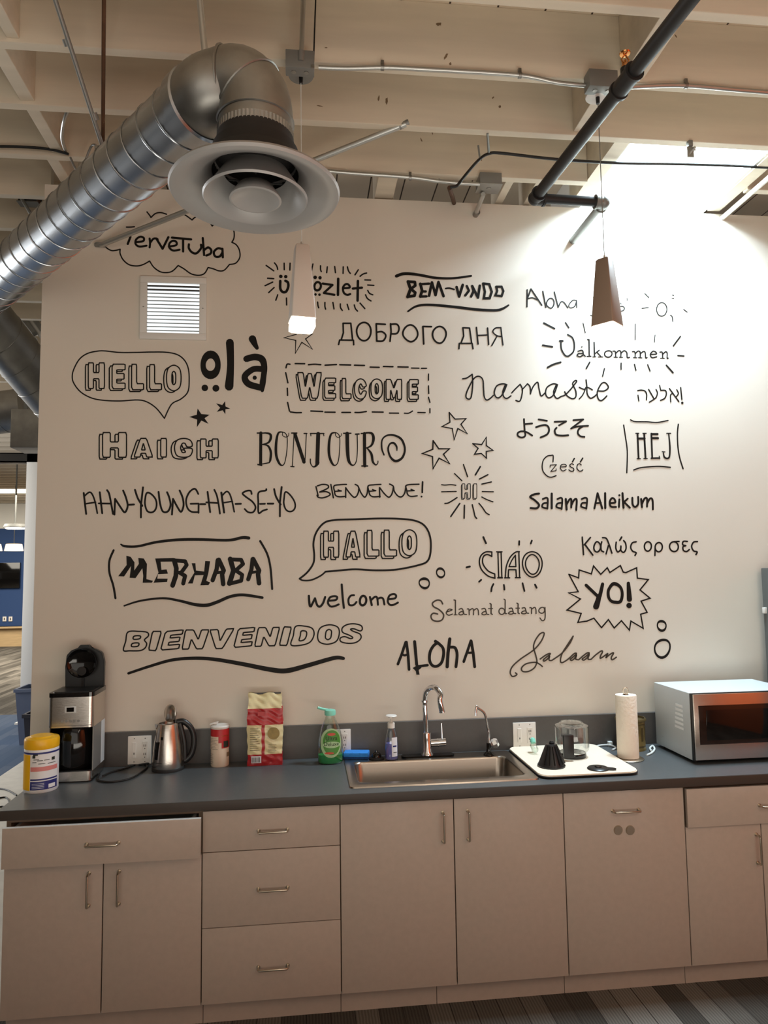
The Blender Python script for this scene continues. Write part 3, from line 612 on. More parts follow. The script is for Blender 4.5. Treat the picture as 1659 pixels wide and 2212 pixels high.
def carcass(t, x0, x1, toe=True, seams=()):
    bm = bmesh.new(); yb, yf = -0.006, FY+0.019
    box(bm, x0, x0+0.016, yf, yb, DB, CU-0.001); box(bm, x1-0.016, x1, yf, yb, DB, CU-0.001); box(bm, x0+.016, x1-.016, yf+0.002, yb, DB, DB+0.016); box(bm, x0+.016, x1-.016, yb-0.006, yb, DB+.016, CU-0.03)
    box(bm, x0+.016, x1-.016, yf, yf+0.05, CU-0.02, CU-0.002)
    link('carcass', bm, M['carc'], t)
    if toe:
        bm = bmesh.new(); xs = [x0]+list(seams)+[x1]
        for a, b in zip(xs, xs[1:]): box(bm, a+0.0012, b-0.0012, -0.513, -0.498, 0.0, DB-0.001)
        link('toe_kick', bm, M['lam'], t)
def cab(label, x0, x1, name='base_cabinet', group='base cabinets under the counter', cat='cabinet'):
    return thing(name, label, cat, (0, 0, 0), group)
def hp(px, py, y=FY): return PY(px, py, y)
X = [-1.124, -0.397, 0.136, 0.593, 1.050, 1.571, 1.907, 2.30]
# left cabinet: drawer standing a little open over two doors
t = cab('leftmost base cabinet, its top drawer pulled slightly open above two doors', X[0], X[1])
carcass(t, X[0], X[1])
bm = bmesh.new(); box(bm, X[0]-0.002, X[0]+0.0, FY+0.02, -0.006, DB, CU-0.002); link('side_panel', bm, M['white'], t)
DY_ = -0.618
d = front('drawer', t, X[0]+0.006, X[1]+0.002, 0.652, 0.8, DY_); d['label'] = 'drawer pulled slightly open'
bm = bmesh.new()
box(bm, X[0]+.03, X[1]-.03, DY_+0.018, -0.10, 0.665, 0.675); box(bm, X[0]+.03, X[0]+.042, DY_+0.018, -0.10, 0.675, 0.785); box(bm, X[1]-.042, X[1]-.03, DY_+0.018, -0.10, 0.675, 0.785); box(bm, X[0]+.042, X[1]-.042, -0.112, -0.10, 0.675, 0.785)
link('drawer_box', bm, M['white'], d)
bm = bmesh.new(); box(bm, X[0]+0.008, X[1], DY_+0.0005, DY_+0.0175, 0.7982, 0.7996); link('edge_band', bm, M['white'], d)
c = hp(222, 1822, DY_); handle(d, (c.x, DY_, c.z), 0.115, 'x')
XM = PY(222, 1950, FY).x
for x0, x1, px, py in ((X[0], XM, 192, 1921), (XM, X[1], 257, 1917)):
    dr = front('door', t, x0, x1, DB, 0.652); c = hp(px, py); handle(dr, (c.x, FY, c.z), 0.118, 'z')
t = cab('base cabinet with three stacked drawers beside the leftmost cabinet', X[1], X[2])
carcass(t, X[1], X[2])
for z0, z1, py in ((0.656, DT, 1793), (0.376, 0.656, 1918), (DB, 0.376, 2087)):
    d = front('drawer', t, X[1], X[2], z0, z1); c = hp(590, py); handle(d, (c.x, FY, c.z), 0.112, 'x')
t = cab('two door base cabinet under the sink', X[2], X[4]); carcass(t, X[2], X[4], seams=(0.52,))
for x0, x1, px, py in ((X[2], X[3], 957, 1786), (X[3], X[4], 1011, 1782)):
    dr = front('door', t, x0, x1, DB, DT); c = hp(px, py); handle(dr, (c.x, FY, c.z), 0.112, 'z')
t = thing('dishwasher', 'panelled dishwasher with one pull and two round vents, right of the sink cabinet', 'dishwasher'); carcass(t, X[4], X[5])
dr = front('door_panel', t, X[4], X[5], DB, DT); c = hp(1351, 1750); handle(dr, (c.x, FY, c.z), 0.112, 'x')
for px in (1335, 1361):
    c = hp(px, 1793); bm = bmesh.new(); lathe(bm, [(0, 0), (.0165, 0), (.019, .003), (.019, .006), (0, .006)], 28); bm.transform(Matrix.Translation((c.x, FY-0.006, c.z)) @ Matrix.Rotation(-PI/2, 4, 'X'))
    link('vent', bm, M['nickel'], dr, smooth=True)
t = cab('rightmost base cabinet under the microwave, cut by the right edge', X[5], X[7]); carcass(t, X[5], X[7])
d = front('drawer', t, X[5]+0.004, X[7], 0.65, DT-0.004, FY-0.014); c = hp(1668, 1738, FY-0.014); handle(d, (c.x, FY-0.014, c.z), 0.115, 'x')
for x0, x1, px, py in ((X[5], X[6], 1635, 1833), (X[6], X[7], 1690, 1830)):
    dr = front('door', t, x0, x1, DB, 0.65); c = hp(px, py); handle(dr, (c.x, FY, c.z), 0.115, 'z')
for xx in X[1:6]:
    pass
p = PY(1643, 1227, -0.05); t = thing('refrigerator', 'tall dark grey refrigerator at the right edge beyond the microwave', 'refrigerator', (p.x, -0.05, 0))
boxo('cabinet_body', M['fridge'], t, 0, 0.75, -0.62, 0, 0.02, p.z, 0.006); boxo('door', M['fridge'], t, 0.0, 0.75, -0.69, -0.625, 0.05, p.z-0.01, 0.01)
boxo('hinge_cap', M['boxgrey'], t, 0.02, 0.09, -0.66, -0.58, p.z, p.z+0.018, 0.004); boxo('wall_bumper', M['plate'], t, -0.012, 0.002, -0.03, -0.01, p.z-0.23, p.z-0.20, 0.002)
boxo('feet', M['black'], t, 0.03, 0.72, -0.6, -0.03, 0, 0.02)

# ------------------------------------------------------------------ sink and taps
DK = CT+0.0065
def rr_ring(bm, x0, x1, y0, y1, r, z): return [bm.verts.new((x, y, z)) for x, y in rounded(x0, x1, y0, y1, r, 5)]
def loft(bm, rings, mi=0):
    for A, B in zip(rings, rings[1:]):
        for i in range(len(A)): bm.faces.new([A[i], A[(i+1) % len(A)], B[(i+1) % len(B)], B[i]]).material_index = mi
t = thing('sink', 'stainless steel drop in sink basin in the dark counter', 'sink', (0, 0, 0))
bm = bmesh.new(); sx0, sx1, sy0, sy1 = 0.178, 0.970, -0.529, -0.050; bx0, bx1, by0, by1 = 0.222, 0.926, -0.462, -0.148
R = [rr_ring(bm, sx0, sx1, sy0, sy1, .02, CT+0.0005), rr_ring(bm, sx0+.002, sx1-.002, sy0+.002, sy1-.002, .02, CT+.006), rr_ring(bm, sx0+.010, sx1-.010, sy0+.010, sy1-.010, .02, CT+.007),
     rr_ring(bm, bx0-.012, bx1+.012, by0-.012, by1+.012, .03, DK), rr_ring(bm, bx0-.004, bx1+.004, by0-.004, by1+.004, .035, DK-.002), rr_ring(bm, bx0, bx1, by0, by1, .04, DK-.010),
     rr_ring(bm, bx0+.008, bx1-.008, by0+.006, by1-.006, .05, CT-.15), rr_ring(bm, bx0+.03, bx1-.03, by0+.03, by1-.03, .05, CT-.175), rr_ring(bm, .53, .62, -.35, -.26, .044, CT-.18)]
loft(bm, R); bm.faces.new(R[-1]); link('basin', bm, M['sinksteel'], t, smooth=True)
latheo('drain', M['chrome'], t, [(0, .004), (.02, .004), (.04, .001), (.042, -.002)], (0.575, -0.305, CT-0.178), 28)
c = PZ(924, 1634, DK); t = thing('faucet', 'tall chrome gooseneck faucet behind the sink', 'faucet', (c.x, c.y, DK))
bm = bmesh.new(); prism(bm, rounded(-.125, .125, -.028, .024, .024, 6), 0.0, .009); link('deck_plate', bm, M['gloss'], t)
zt = PY(935, 1484, c.y-0.06).z-DK; zn = PY(920, 1582, c.y).z-DK
latheo('body', M['chrome'], t, [(0, .009), (.030, .009), (.028, .016), (.0215, .024), (.0205, zn-.004), (.0185, zn), (0, zn)], (-0.002, 0, 0), 28)
tip = PY(955, 1536, c.y-0.10)-Vector((c.x, c.y, DK)); tipt = PY(950, 1512, c.y-0.10)-Vector((c.x, c.y, DK))
neck = [(-0.006, 0, zn-.002), (-0.008, 0, zn+.08), (-0.010, 0, zt-.075), (-0.004, -.008, zt-.03), (0.016, -.03, zt-.008), (0.036, -.06, zt-.006), (0.052, -.085, zt-.03), tuple(tipt), tuple(tip)]
tubeo('spout', M['chrome'], t, neck, 0.014, 18, 6, flat=(0.0135, 0.0125))
tubeo('spout_ring', M['chrome'], t, [(-0.0101, 0, zt-.078), (-0.0101, 0, zt-.070)], 0.0165, 20)
tubeo('aerator', M['chrome'], t, [tuple(tip), tuple(Vector(tip)+(Vector(tip)-Vector(tipt)).normalized()*0.006)], 0.0145, 18)
tubeo('mixer_body', M['chrome'], t, [(.016, -.004, zn*.56), (.085, -.012, zn*.60)], .0185, 24); tubeo('mixer_ring', M['chrome'], t, [(.045, -.008, zn*.575), (.05, -.0085, zn*.578)], .0205, 24)
tubeo('lever', M['chrome'], t, [(.068, -.01, zn*.60+.015), (.068, -.006, zn*.60+.085)], .0035, 10)
c = PZ(1056, 1631, DK); t = thing('filter_tap', 'slim chrome filter tap with clear knob right of the faucet', 'faucet', (c.x, c.y, DK))
latheo('base', M['gloss'], t, [(.026, 0), (.024, .006), (.012, .016), (.010, .03), (.010, .055), (0, .058)], (0, 0, 0), 22)
z1 = PY(1030, 1524, c.y-.02).z-DK; xo = PY(1030, 1524, c.y-.02).x-c.x
tubeo('spout', M['chrome'], t, [(0, 0, .05), (.002, 0, .10), (-.003, 0, z1*.55), (-.016, -.006, z1*.82), (xo*.9, -.012, z1-.012), (xo, -.018, z1-.004), (xo-.006, -.025, z1-.02), (xo-.008, -.027, z1-.045)], .0062, 12, 5)
bm = bmesh.new(); lathe(bm, [(0, 0), (.012, .003), (.022, .012), (.023, .03), (.017, .04), (0, .043)], 8); bm.transform(Matrix.Translation((.006, -.004, .045)) @ Matrix.Rotation(math.radians(68), 4, 'Y')); link('knob', bm, M['crystal'], t)
# ------------------------------------------------------------------ things standing on the counter
def patch(name, m, parent, r, z0, z1, a0, a1, sx=1.0, sy=1.0, n=14):
    bm = bmesh.new(); A = []; B = []
    for i in range(n+1):
        a = a0+(a1-a0)*i/n; A.append(bm.verts.new((r*sx*math.cos(a), r*sy*math.sin(a), z0))); B.append(bm.verts.new((r*sx*math.cos(a), r*sy*math.sin(a), z1)))
    for i in range(n): bm.faces.new([A[i], A[i+1], B[i+1], B[i]])
    return link(name, bm, m, parent, smooth=True)
def facing(c): return math.atan2(CAM.y-c.y, CAM.x-c.x)     # direction from the thing toward the room
D2 = math.radians
# wipes canister
c, r, h = fit(50, 126, 1714, 1588, CT); fa = facing(c)
t = thing('wipes_canister', 'white wipes canister with yellow lid at the left end of the counter', 'canister', (c.x, c.y, CT))
zl = h*0.80
latheo('body', M['wipewhite'], t, [(0, 0), (r*.96, 0), (r, .006), (r, zl-.006), (r*.97, zl), (0, zl)], seg=40)
latheo('lid', M['yellow'], t, [(r*.985, zl-.004), (r*1.015, zl), (r*1.02, h*.93), (r*.98, h*.965), (r*.7, h*.985), (r*.66, h), (0, h)], seg=40)
R1 = r+0.0006
L0 = patch('label', M['wipewhite'], t, R1, .012, zl-.018, fa-D2(80), fa+D2(60)); L0['label'] = 'printed wrap label'
patch('yellow_band', M['yellow'], L0, R1+.0004, .012, zl-.022, fa-D2(82), fa-D2(38))
patch('blue_line', M['navy'], L0, R1+.0006, zl-.020, zl-.013, fa-D2(86), fa+D2(86))
patch('pink_band', M['pink'], L0, R1+.0008, zl*.50, zl*.60, fa-D2(36), fa+D2(60))
patch('blue_block', M['navy'], L0, R1+.0008, .014, zl*.27, fa-D2(36), fa+D2(60)); patch('blue_stripe', M['navy'], L0, R1+.0008, zl*.295, zl*.33, fa-D2(36), fa+D2(60))
patch('white_box', M['wipewhite'], L0, R1+.0012, .018, zl*.19, fa+D2(24), fa+D2(50))
for i in range(4): patch('blue_text', M['labelwhite'], L0, R1+.0012, .020+i*.006, .0215+i*.006, fa-D2(30), fa+D2(10))
for a0, a1, z0, z1 in ((-30, -20, .80, .86), (-28, -12, .86, .89), (-26, -8, .76, .775), (-14, 4, .735, .75), (8, 26, .74, .752), (34, 46, .72, .79), (-30, -16, .70, .712), (-10, 12, .665, .678), (20, 50, .655, .668)):
    patch('print', M['inkdark'], L0, R1+.001, zl*z0, zl*z1, fa+D2(a0), fa+D2(a1), n=5)

# coffee maker with its lid up
FL = PZ(104, 1691, CT); FR = PZ(195, 1692, CT); yf = (FL.y+FR.y)/2; bk = PZ(221, 1655, CT); yb = yf+0.20; w = FR.x-FL.x
t = thing('coffee_maker', 'black and stainless drip coffee maker with its lid standing open', 'coffee maker', ((FL.x+FR.x)/2, yf, CT)); hw = w/2
zp0 = PY(150, 1572, yf).z-CT; zp1 = PY(150, 1506, yf).z-CT; zt = PY(150, 1490, yf+.06).z-CT; zl = PY(178, 1400, yf+.17).z-CT
def rbox(name, m, x0, x1, y0, y1, z0, z1, r, parent=t):
    bm = bmesh.new(); prism(bm, rounded(x0, x1, y0, y1, r, 5), z0, z1); return link(name, bm, m, parent, smooth=True)
rbox('base', M['steel'], -hw, hw, 0, .20, .006, .045, .02); rbox('foot', M['rubber'], -hw+.004, hw-.004, .004, .196, 0, .006, .02)
rbox('warming_plate', M['gloss'], -hw+.006, hw-.006, .006, .13, .045, .049, .02)
rbox('back_column', M['mwgrey'], -hw, hw, .135, .20, .045, zp0, .012); rbox('carafe_bay', M['black'], -hw+.001, hw-.001, .130, .136, .049, zp0, .002)
for sg, mm in ((-1, M['black']), (1, M['boxgrey'])): rbox('side_panel', mm, sg*hw-(.006 if sg > 0 else 0), sg*hw+(.006 if sg < 0 else 0), .018, .135, .045, zp0, .0025)
latheo('carafe', M['gloss'], t, [(0, 0), (hw*.80, 0), (hw*.88, .02), (hw*.88, zp0-.12), (hw*.80, zp0-.075), (hw*.72, zp0-.055), (hw*.75, zp0-.05), (0, zp0-.05)], (0, hw*.90+.008, .05), 36)
hd = rbox('brew_head', M['steel'], -hw-.001, hw+.001, -.001, .20, zp0, zp1, .018); rbox('head_rim', M['gloss'], -hw-.003, hw+.003, -.003, .203, zp1, zt-.004, .02)
rbox('well', M['black'], -hw+.012, hw-.012, .012, .19, zt-.004, zt-.002, .015)
dz = (zp0+zp1)/2+.012
boxo('display_frame', M['mwgrey'], hd, -.024, .022, -.0035, 0, dz-.014, dz+.014, .001); boxo('display', M['gloss'], hd, -.016, .014, -.0045, -.003, dz-.009, dz+.009)
for i in range(5):
    bm = bmesh.new(); lathe(bm, [(0, 0), (.0055, 0), (.0055, .003), (0, .003)], 14); bm.transform(Matrix.Translation((-.034+i*.0165, -.0005, zp0+.028)) @ Matrix.Rotation(PI/2, 4, 'X')); link('button', bm, M['boxgrey'], hd, smooth=True)
bm = bmesh.new(); box(bm, -hw+.004, hw-.004, -.0012, 0, zp0+.008, zp0+.0095); link('groove', bm, M['slot'], hd)
bm = bmesh.new()
prof = [(-hw+.014, zt-.012), (hw-.002, zt-.012), (hw-.002, zl-.06), (hw-.012, zl-.022), (hw*.55, zl-.005), (hw*.28, zl), (hw*.25, zl+.014), (-hw*.22, zl+.014), (-hw*.25, zl), (-hw*.6, zl-.008), (-hw*.82, zl-.03), (-hw+.012, zl-.08)]
a = [bm.verts.new((x, .165, z)) for x, z in prof]; b = [bm.verts.new((x, .192, z)) for x, z in prof]; bm.faces.new(a); bm.faces.new(b[::-1])
for i in range(len(a)): bm.faces.new([a[i], a[(i+1) % len(a)], b[(i+1) % len(b)], b[i]])
bmesh.ops.bevel(bm, geom=[e for e in bm.edges], offset=.003, segments=2, affect='EDGES'); ld = link('lid', bm, M['black'], t, smooth=True)
zm = (zt+zl)/2
bm = bmesh.new(); lathe(bm, [(0, 0), (hw*.5, 0), (hw*.66, -.008), (hw*.7, -.012), (hw*.7, -.02)], 32); bm.transform(Matrix.Translation((0, .150, zm+.02)) @ Matrix.Rotation(-PI/2, 4, 'X') ); link('lid_dome', bm, M['gloss'], ld, smooth=True)
bm = bmesh.new(); lathe(bm, [(0, 0), (.018, .002), (.02, .012), (0, .014)], 20); bm.transform(Matrix.Translation((0, .150, zm-.015)) @ Matrix.Rotation(PI/2, 4, 'X')); link('shower_head', bm, M['rubber'], ld, smooth=True)
boxo('hinge_bar', M['rubber'], ld, -.006, .006, .158, .168, zt-.01, zm-.02)
pw = [PZ(215, 1672, CT+.005), PZ(212, 1685, CT+.005), PZ(240, 1689, CT+.005), PZ(280, 1682, CT+.005), PZ(305, 1668, CT+.005), PZ(318, 1655, CT+.005), PZ(300, 1650, CT+.005), PZ(270, 1660, CT+.005), PZ(240, 1668, CT+.006), PZ(222, 1676, CT+.014)]
t2 = thing('power_cord', 'black power cord looped on the counter between coffee maker and kettle', 'cord')
tubeo('cord', M['cordblack'], t2, pw, .0042, 8, 6); tubeo('cord_end', M['cordblack'], t2, [PZ(300, 1652, CT+.006), PZ(322, 1648, CT+.012), PZ(330, 1646, CT+.008)], .005, 8, 5)

# steel kettle with its lid up
c, r, h = fit(327, 399, 1671, 1557, CT); t = thing('electric_kettle', 'brushed steel electric kettle with its lid flipped up and black handle', 'kettle', (c.x, c.y, CT)); r *= .98
latheo('power_base', M['rubber'], t, [(0, 0), (r*1.0, 0), (r*1.0, .010), (r*.96, .014), (0, .014)])
latheo('body', M['steel'], t, [(r*.96, .014), (r*.98, .02), (r*.97, h*.2), (r*.90, h*.5), (r*.76, h*.8), (r*.66, h*.94), (r*.64, h*.955), (r*.60, h*.955), (r*.58, h*.90), (0, h*.88)], seg=40)
patch('water_window', M['gloss'], t, r*.955, h*.26, h*.62, facing(c)-D2(58), facing(c)-D2(42))
patch('emblem', M['gloss'], t, r*.84, h*.66, h*.72, facing(c)-D2(34), facing(c)-D2(24), n=4); patch('print', M['slot'], t, r*.972, h*.19, h*.205, facing(c)-D2(52), facing(c)-D2(24))
bm = bmesh.new(); bm2 = []
A = [(-r*.60, 0, h*.955), (-r*.86, -.004, h*.945), (-r*.78, 0, h*.82), (-r*.73, .016, h*.86), (-r*.73, -.016, h*.86), (-r*.6, .02, h*.95), (-r*.6, -.02, h*.95)]
v = [bm.verts.new(p) for p in A]
for q in ((1, 5, 3), (1, 4, 6), (1, 3, 2), (1, 2, 4), (1, 6, 5)): bm.faces.new([v[i] for i in q])
link('spout', bm, M['steel'], t)
ha = facing(c)+D2(88)
hx, hy = math.cos(ha), math.sin(ha)
hpts = [(hx*r*.52, hy*r*.52, h*.965), (hx*r*.95, hy*r*.95, h*.96), (hx*r*1.42, hy*r*1.42, h*.80), (hx*r*1.58, hy*r*1.58, h*.55), (hx*r*1.45, hy*r*1.45, h*.30), (hx*r*1.12, hy*r*1.12, h*.17), (hx*r*.98, hy*r*.98, h*.16)]
tubeo('handle', M['black'], t, hpts, .013, 14, 6, rr=None)
tubeo('handle_spine', M['black'], t, [(hx*r*.70, hy*r*.70, h*.95), (hx*r*.98, hy*r*.98, h*.55), (hx*r*1.04, hy*r*1.04, h*.18)], .011, 12, 5)
zl2 = PY(374, 1521, c.y+.02).z-CT; rl = r*.56
bm = bmesh.new(); lathe(bm, [(0, -.004), (rl*.8, -.004), (rl, 0), (rl, .006), (rl*.85, .011), (0, .014)], 32)
bm.transform(Matrix.Translation((hx*r*.12, hy*r*.12+.006, (h*.97+zl2)/2)) @ Vector((-.62, -.76, .12)).to_track_quat('Z', 'Y').to_matrix().to_4x4()); ld = link('lid', bm, M['steel'], t, smooth=True)
latheo('hinge', M['black'], t, [(0, 0), (.012, 0), (.010, .014), (0, .015)], (hx*r*.45, hy*r*.45, h*.95), 14)

# creamer canister
c, r, h = fit(455, 495, 1658, 1560, CT); fa = facing(c); t = thing('creamer_canister', 'red and cream powder canister with white flip lid left of the coffee bag', 'canister', (c.x, c.y, CT))
hb = h*.90
latheo('body', M['creampaper'], t, [(0, 0), (r*.95, 0), (r, .006), (r*.985, hb*.5), (r, hb-.004), (0, hb)]); latheo('lid', M['plate'], t, [(r*1.0, hb-.006), (r*1.05, hb-.002), (r*1.05, hb+.004), (r*.95, hb+.008), (0, hb+.008)])
bm = bmesh.new(); box(bm, -.002, r*.9, -.012, .012, hb+.008, hb+.013, .002); bm.transform(Matrix.Rotation(D2(-14), 4, 'Y')); bm.transform(Matrix.Translation((0, 0, .006))); link('flip_tab', bm, M['plate'], t, smooth=True)
lb = patch('red_wrap', M['redpaper'], t, r+.0006, hb*.62, hb-.006, fa-D2(95), fa+D2(95)); patch('red_drop', M['redpaper'], t, r+.0006, hb*.48, hb*.62, fa+D2(10), fa+D2(95))
patch('facts_panel', M['creampaper'], t, r+.001, hb*.44, hb*.78, fa-D2(80), fa-D2(10))
for i in range(8): patch('print', M['inkdark'], t, r+.0014, hb*(.46+.038*i), hb*(.467+.038*i), fa-D2(72), fa-D2(14+8*(i % 3)), n=6)
for i in range(6): patch('print', M['inkdark'], t, r+.0012, hb*(.08+.05*i), hb*(.088+.05*i), fa-D2(74), fa-D2(50-6*(i % 2)), n=5)
patch('badge', M['inkdark'], t, r+.0014, hb*.50, hb*.66, fa+D2(22), fa+D2(60), n=6); patch('brown_disc', M['stain'], t, r+.0012, hb*.25, hb*.36, fa+D2(45), fa+D2(80), n=6); patch('gold_line', M['brass'], t, r+.0012, hb*.79, hb*.80, fa+D2(10), fa+D2(60), n=5)

# coffee bag
F0 = PZ(534, 1655, CT); F1 = PZ(610, 1655, CT); w = F1.x-F0.x; yb_ = F0.y; hB = PY(575, 1496, yb_+.04).z-CT; dpt = .066
t = thing('coffee_bag', 'shiny red and cream coffee bag with folded open top beside the dish soap', 'bag', ((F0.x+F1.x)/2, yb_, CT))
bm = bmesh.new(); rings = []; NZ = 44; rnd = random.Random(3)
def bagcol(u, zf):
    if zf < .155: return 0
    if zf < .575: return 0 if abs(u+.03) < .045 else 1
    if zf < .80: return 0
    return 1
NU = 22; grid = []
for k in range(NZ+1):
    zf = k/NZ; sq = 1-max(0, (zf-.80))/.20*.72; wv = 1-.05*math.sin(zf*9)*.5-(.03 if zf > .8 else 0)
    row = []
    per = []
    for i in range(NU+1): per.append((-.5+i/NU, -1))
    for i in range(1, 7): per.append((.5, -1+2*i/7))
    for i in range(NU+1): per.append((.5-i/NU, 1))
    for i in range(1, 7): per.append((-.5, 1-2*i/7))
    for (u, s) in per:
        edge = abs(u)*2; bul = (1-edge**6)*.010*math.sin(PI*min(1, zf*1.15+.08))
        wr = .0035*math.sin(u*19+zf*23)*math.sin(zf*31+u*7)+.002*math.sin(zf*57+u*11)
        y = dpt/2+s*(dpt/2*sq)+(s*bul if abs(s) == 1 else 0)+(wr if zf > .03 else 0)*(-1 if s < 0 else 1)
        gus = (1-abs(s))*(-.012)*(1 if u > 0 else -1)*(zf if abs(u) == .5 else 0)
        row.append(bm.verts.new((u*w*wv+gus+.0015*math.sin(zf*40+s*3), y, hB*zf*(1+.012*math.sin(u*11)*(zf > .9)))))
    grid.append((row, per))
n = len(grid[0][0])
for k in range(NZ):
    for i in range(n):
        j = (i+1) % n; f = bm.faces.new([grid[k][0][i], grid[k][0][j], grid[k+1][0][j], grid[k+1][0][i]])
        f.material_index = bagcol((grid[k][1][i][0]+grid[k][1][j][0])/2, (k+.5)/NZ)
bm.faces.new(grid[0][0][::-1])
link('bag_body', bm, None, t, smooth=True, mats=[M['red'], M['cream']])
bm = bmesh.new(); box(bm, -w*.40, w*.45, dpt*.36, dpt*.62, hB*.985, hB*1.004, .001); link('rolled_top', bm, M['black'], t)
bm = bmesh.new()
for i in range(11): box(bm, -w*.42, -w*(.14+.04*(i % 3)), -.0135, -.0128, hB*(.22+.03*i), hB*(.226+.03*i))
for i in range(6): box(bm, w*.10, w*(.30+.03*(i % 2)), -.0135, -.0128, hB*(.19+.02*i), hB*(.194+.02*i))
link('print', bm, M['ink'], t)
bm = bmesh.new(); box(bm, -w*.38, -w*.10, -.0115, -.0105, hB*.045, hB*.14); link('code_panel', bm, M['labelwhite'], t)
bm = bmesh.new()
for i in range(7): box(bm, -w*.36+i*w*.034, -w*.345+i*w*.034, -.0122, -.0114, hB*.055, hB*.125)
link('bar_lines', bm, M['slot'], t)
bm = bmesh.new(); lathe(bm, [(0, 0), (w*.17, 0), (w*.17, .0008), (0, .0008)], 24); bm.transform(Matrix.Translation((w*.25, -.0135, hB*.45)) @ Matrix.Rotation(PI/2, 4, 'X')); link('round_motif', bm, M['tin'], t)
bm = bmesh.new(); box(bm, -w*.20, w*.0, -.0135, -.0125, hB*.70, hB*.76); link('top_tab', bm, M['redpaper'], t)

# dish soap bottle
c, r, h = fit(687, 741, 1655, 1517, CT); fa = facing(c); t = thing('dish_soap_bottle', 'clear dish soap bottle with green soap left in the bottom and teal cap', 'bottle', (c.x, c.y, CT)); SY = .62
hb = h*.80
bpf = [(0, .001), (r*.9, .001), (r, .008), (r*1.0, hb*.25), (r*.98, hb*.45), (r*.84, hb*.65), (r*.62, hb*.80), (r*.42, hb*.92), (r*.36, hb*.96), (r*.36, hb*1.0)]
latheo('bottle_body', M['bottle'], t, bpf, seg=40, sy=SY)
latheo('soap_liquid', M['green'], t, [(0, .003), (r*.88, .003), (r*.97, .009), (r*.975, hb*.185), (0, hb*.185)], seg=36, sy=SY)
zc = hb*.99; latheo('cap', M['teal'], t, [(r*.38, zc), (r*.44, zc), (r*.46, zc+.014), (r*.42, zc+.022), (r*.2, zc+.026), (0, zc+.026)], seg=24)
tubeo('cap_spout', M['teal'], t, [(-r*.15, 0, zc+.022), (-r*.7, -.004, zc+.030), (-r*1.0, -.006, zc+.036)], .006, 10, 4)
def ellip(u, z, off, R=r*1.0, sy=SY):
    a = fa+u/R; rr = R+off; return Vector((rr*math.cos(a), rr*sy*math.sin(a), z))
def eldisc(name, m, cx, cz, rx, rz, off, parent):
    bm = bmesh.new(); C0 = bm.verts.new(ellip(cx, cz, off)); ring = []; mid = []
    for i in range(28):
        a = 2*PI*i/28; ring.append(bm.verts.new(ellip(cx+rx*math.cos(a), cz+rz*math.sin(a), off))); mid.append(bm.verts.new(ellip(cx+.5*rx*math.cos(a), cz+.5*rz*math.sin(a), off)))
    for i in range(28):
        bm.faces.new([C0, mid[i], mid[(i+1) % 28]]); bm.faces.new([mid[i], ring[i], ring[(i+1) % 28], mid[(i+1) % 28]])
    return link(name, bm, m, parent, smooth=True)
lb = eldisc('label', M['labelpale'], .004, hb*.44, r*.92, hb*.30, .0006, t); eldisc('label_oval', M['labelgreen'], .008, hb*.45, r*.74, hb*.255, .0014, lb); eldisc('label_band', M['labelpale'], .008, hb*.405, r*.72, hb*.065, .0018, lb)
eldisc('red_mark', M['labelred'], .006, hb*.62, r*.32, hb*.03, .0020, lb); eldisc('red_mark', M['labelred'], -.004, hb*.235, r*.36, hb*.022, .0022, lb)
surf_text('Ultra', .026, M['inkdark'], 'label_text', lb, lambda x, y: ellip(x+.006, y+hb*.50, .0026)); surf_text('Deluxe', .024, M['inkdark'], 'label_text', lb, lambda x, y: ellip(x+.006, y+hb*.385, .0026))

# sponge, stopper, hand soap on the sink deck
a = PZ(746, 1636, DK); b = PZ(796, 1640, DK); c = (a+b)/2
t = thing('sponge', 'blue sponge lying on the left corner of the sink', 'sponge', (c.x, c.y+.018, CT+.0075), rotz=D2(-12)); w = (b-a).length*.5
boxo('foam', M['sponge'], t, -w, w, -.034, .034, .008, .027, .005); boxo('scour_pad', M['spongedark'], t, -w, w, -.034, .034, 0, .008, .002)
c, r, h = fit(797, 830, 1643, 1619, DK); t = thing('sink_stopper', 'black domed sink stopper between sponge and hand soap', 'stopper', (c.x, c.y, DK))
latheo('flange', M['rubber'], t, [(0, 0), (r, 0), (r*1.02, .005), (r*.8, .009), (0, .009)]); latheo('dome', M['gloss'], t, [(r*.66, .009), (r*.6, .02), (r*.35, .028), (r*.16, .030), (r*.14, .037), (0, .038)])
c, r, h = fit(832, 860, 1644, 1543, DK); fa = facing(c); t = thing('hand_soap_bottle', 'small clear pump bottle of lavender hand soap behind the sink', 'bottle', (c.x, c.y, DK)); hb = h*.70
latheo('bottle_body', M['bottle'], t, [(0, .001), (r*.9, .001), (r, .006), (r*1.0, hb*.5), (r*.86, hb*.8), (r*.6, hb*.94), (r*.5, hb)], sy=.75); latheo('soap_liquid', M['purple'], t, [(0, .003), (r*.88, .003), (r*.96, .008), (r*.95, hb*.52), (0, hb*.52)], sy=.75)
latheo('pump_collar', M['plate'], t, [(r*.56, hb), (r*.56, hb+.022), (r*.3, hb+.028), (0, hb+.028)], seg=20); tubeo('pump_stem', M['plate'], t, [(0, 0, hb+.02), (0, 0, h-.010)], .004, 10)
latheo('pump_head', M['plate'], t, [(0, 0), (r*.5, .002), (r*.9, .007), (r*.8, .011), (0, .013)], (0, -.004, h-.014), 20); tubeo('pump_nozzle', M['plate'], t, [(0, 0, h-.008), (-.004, -.03, h-.010)], .005, 8)
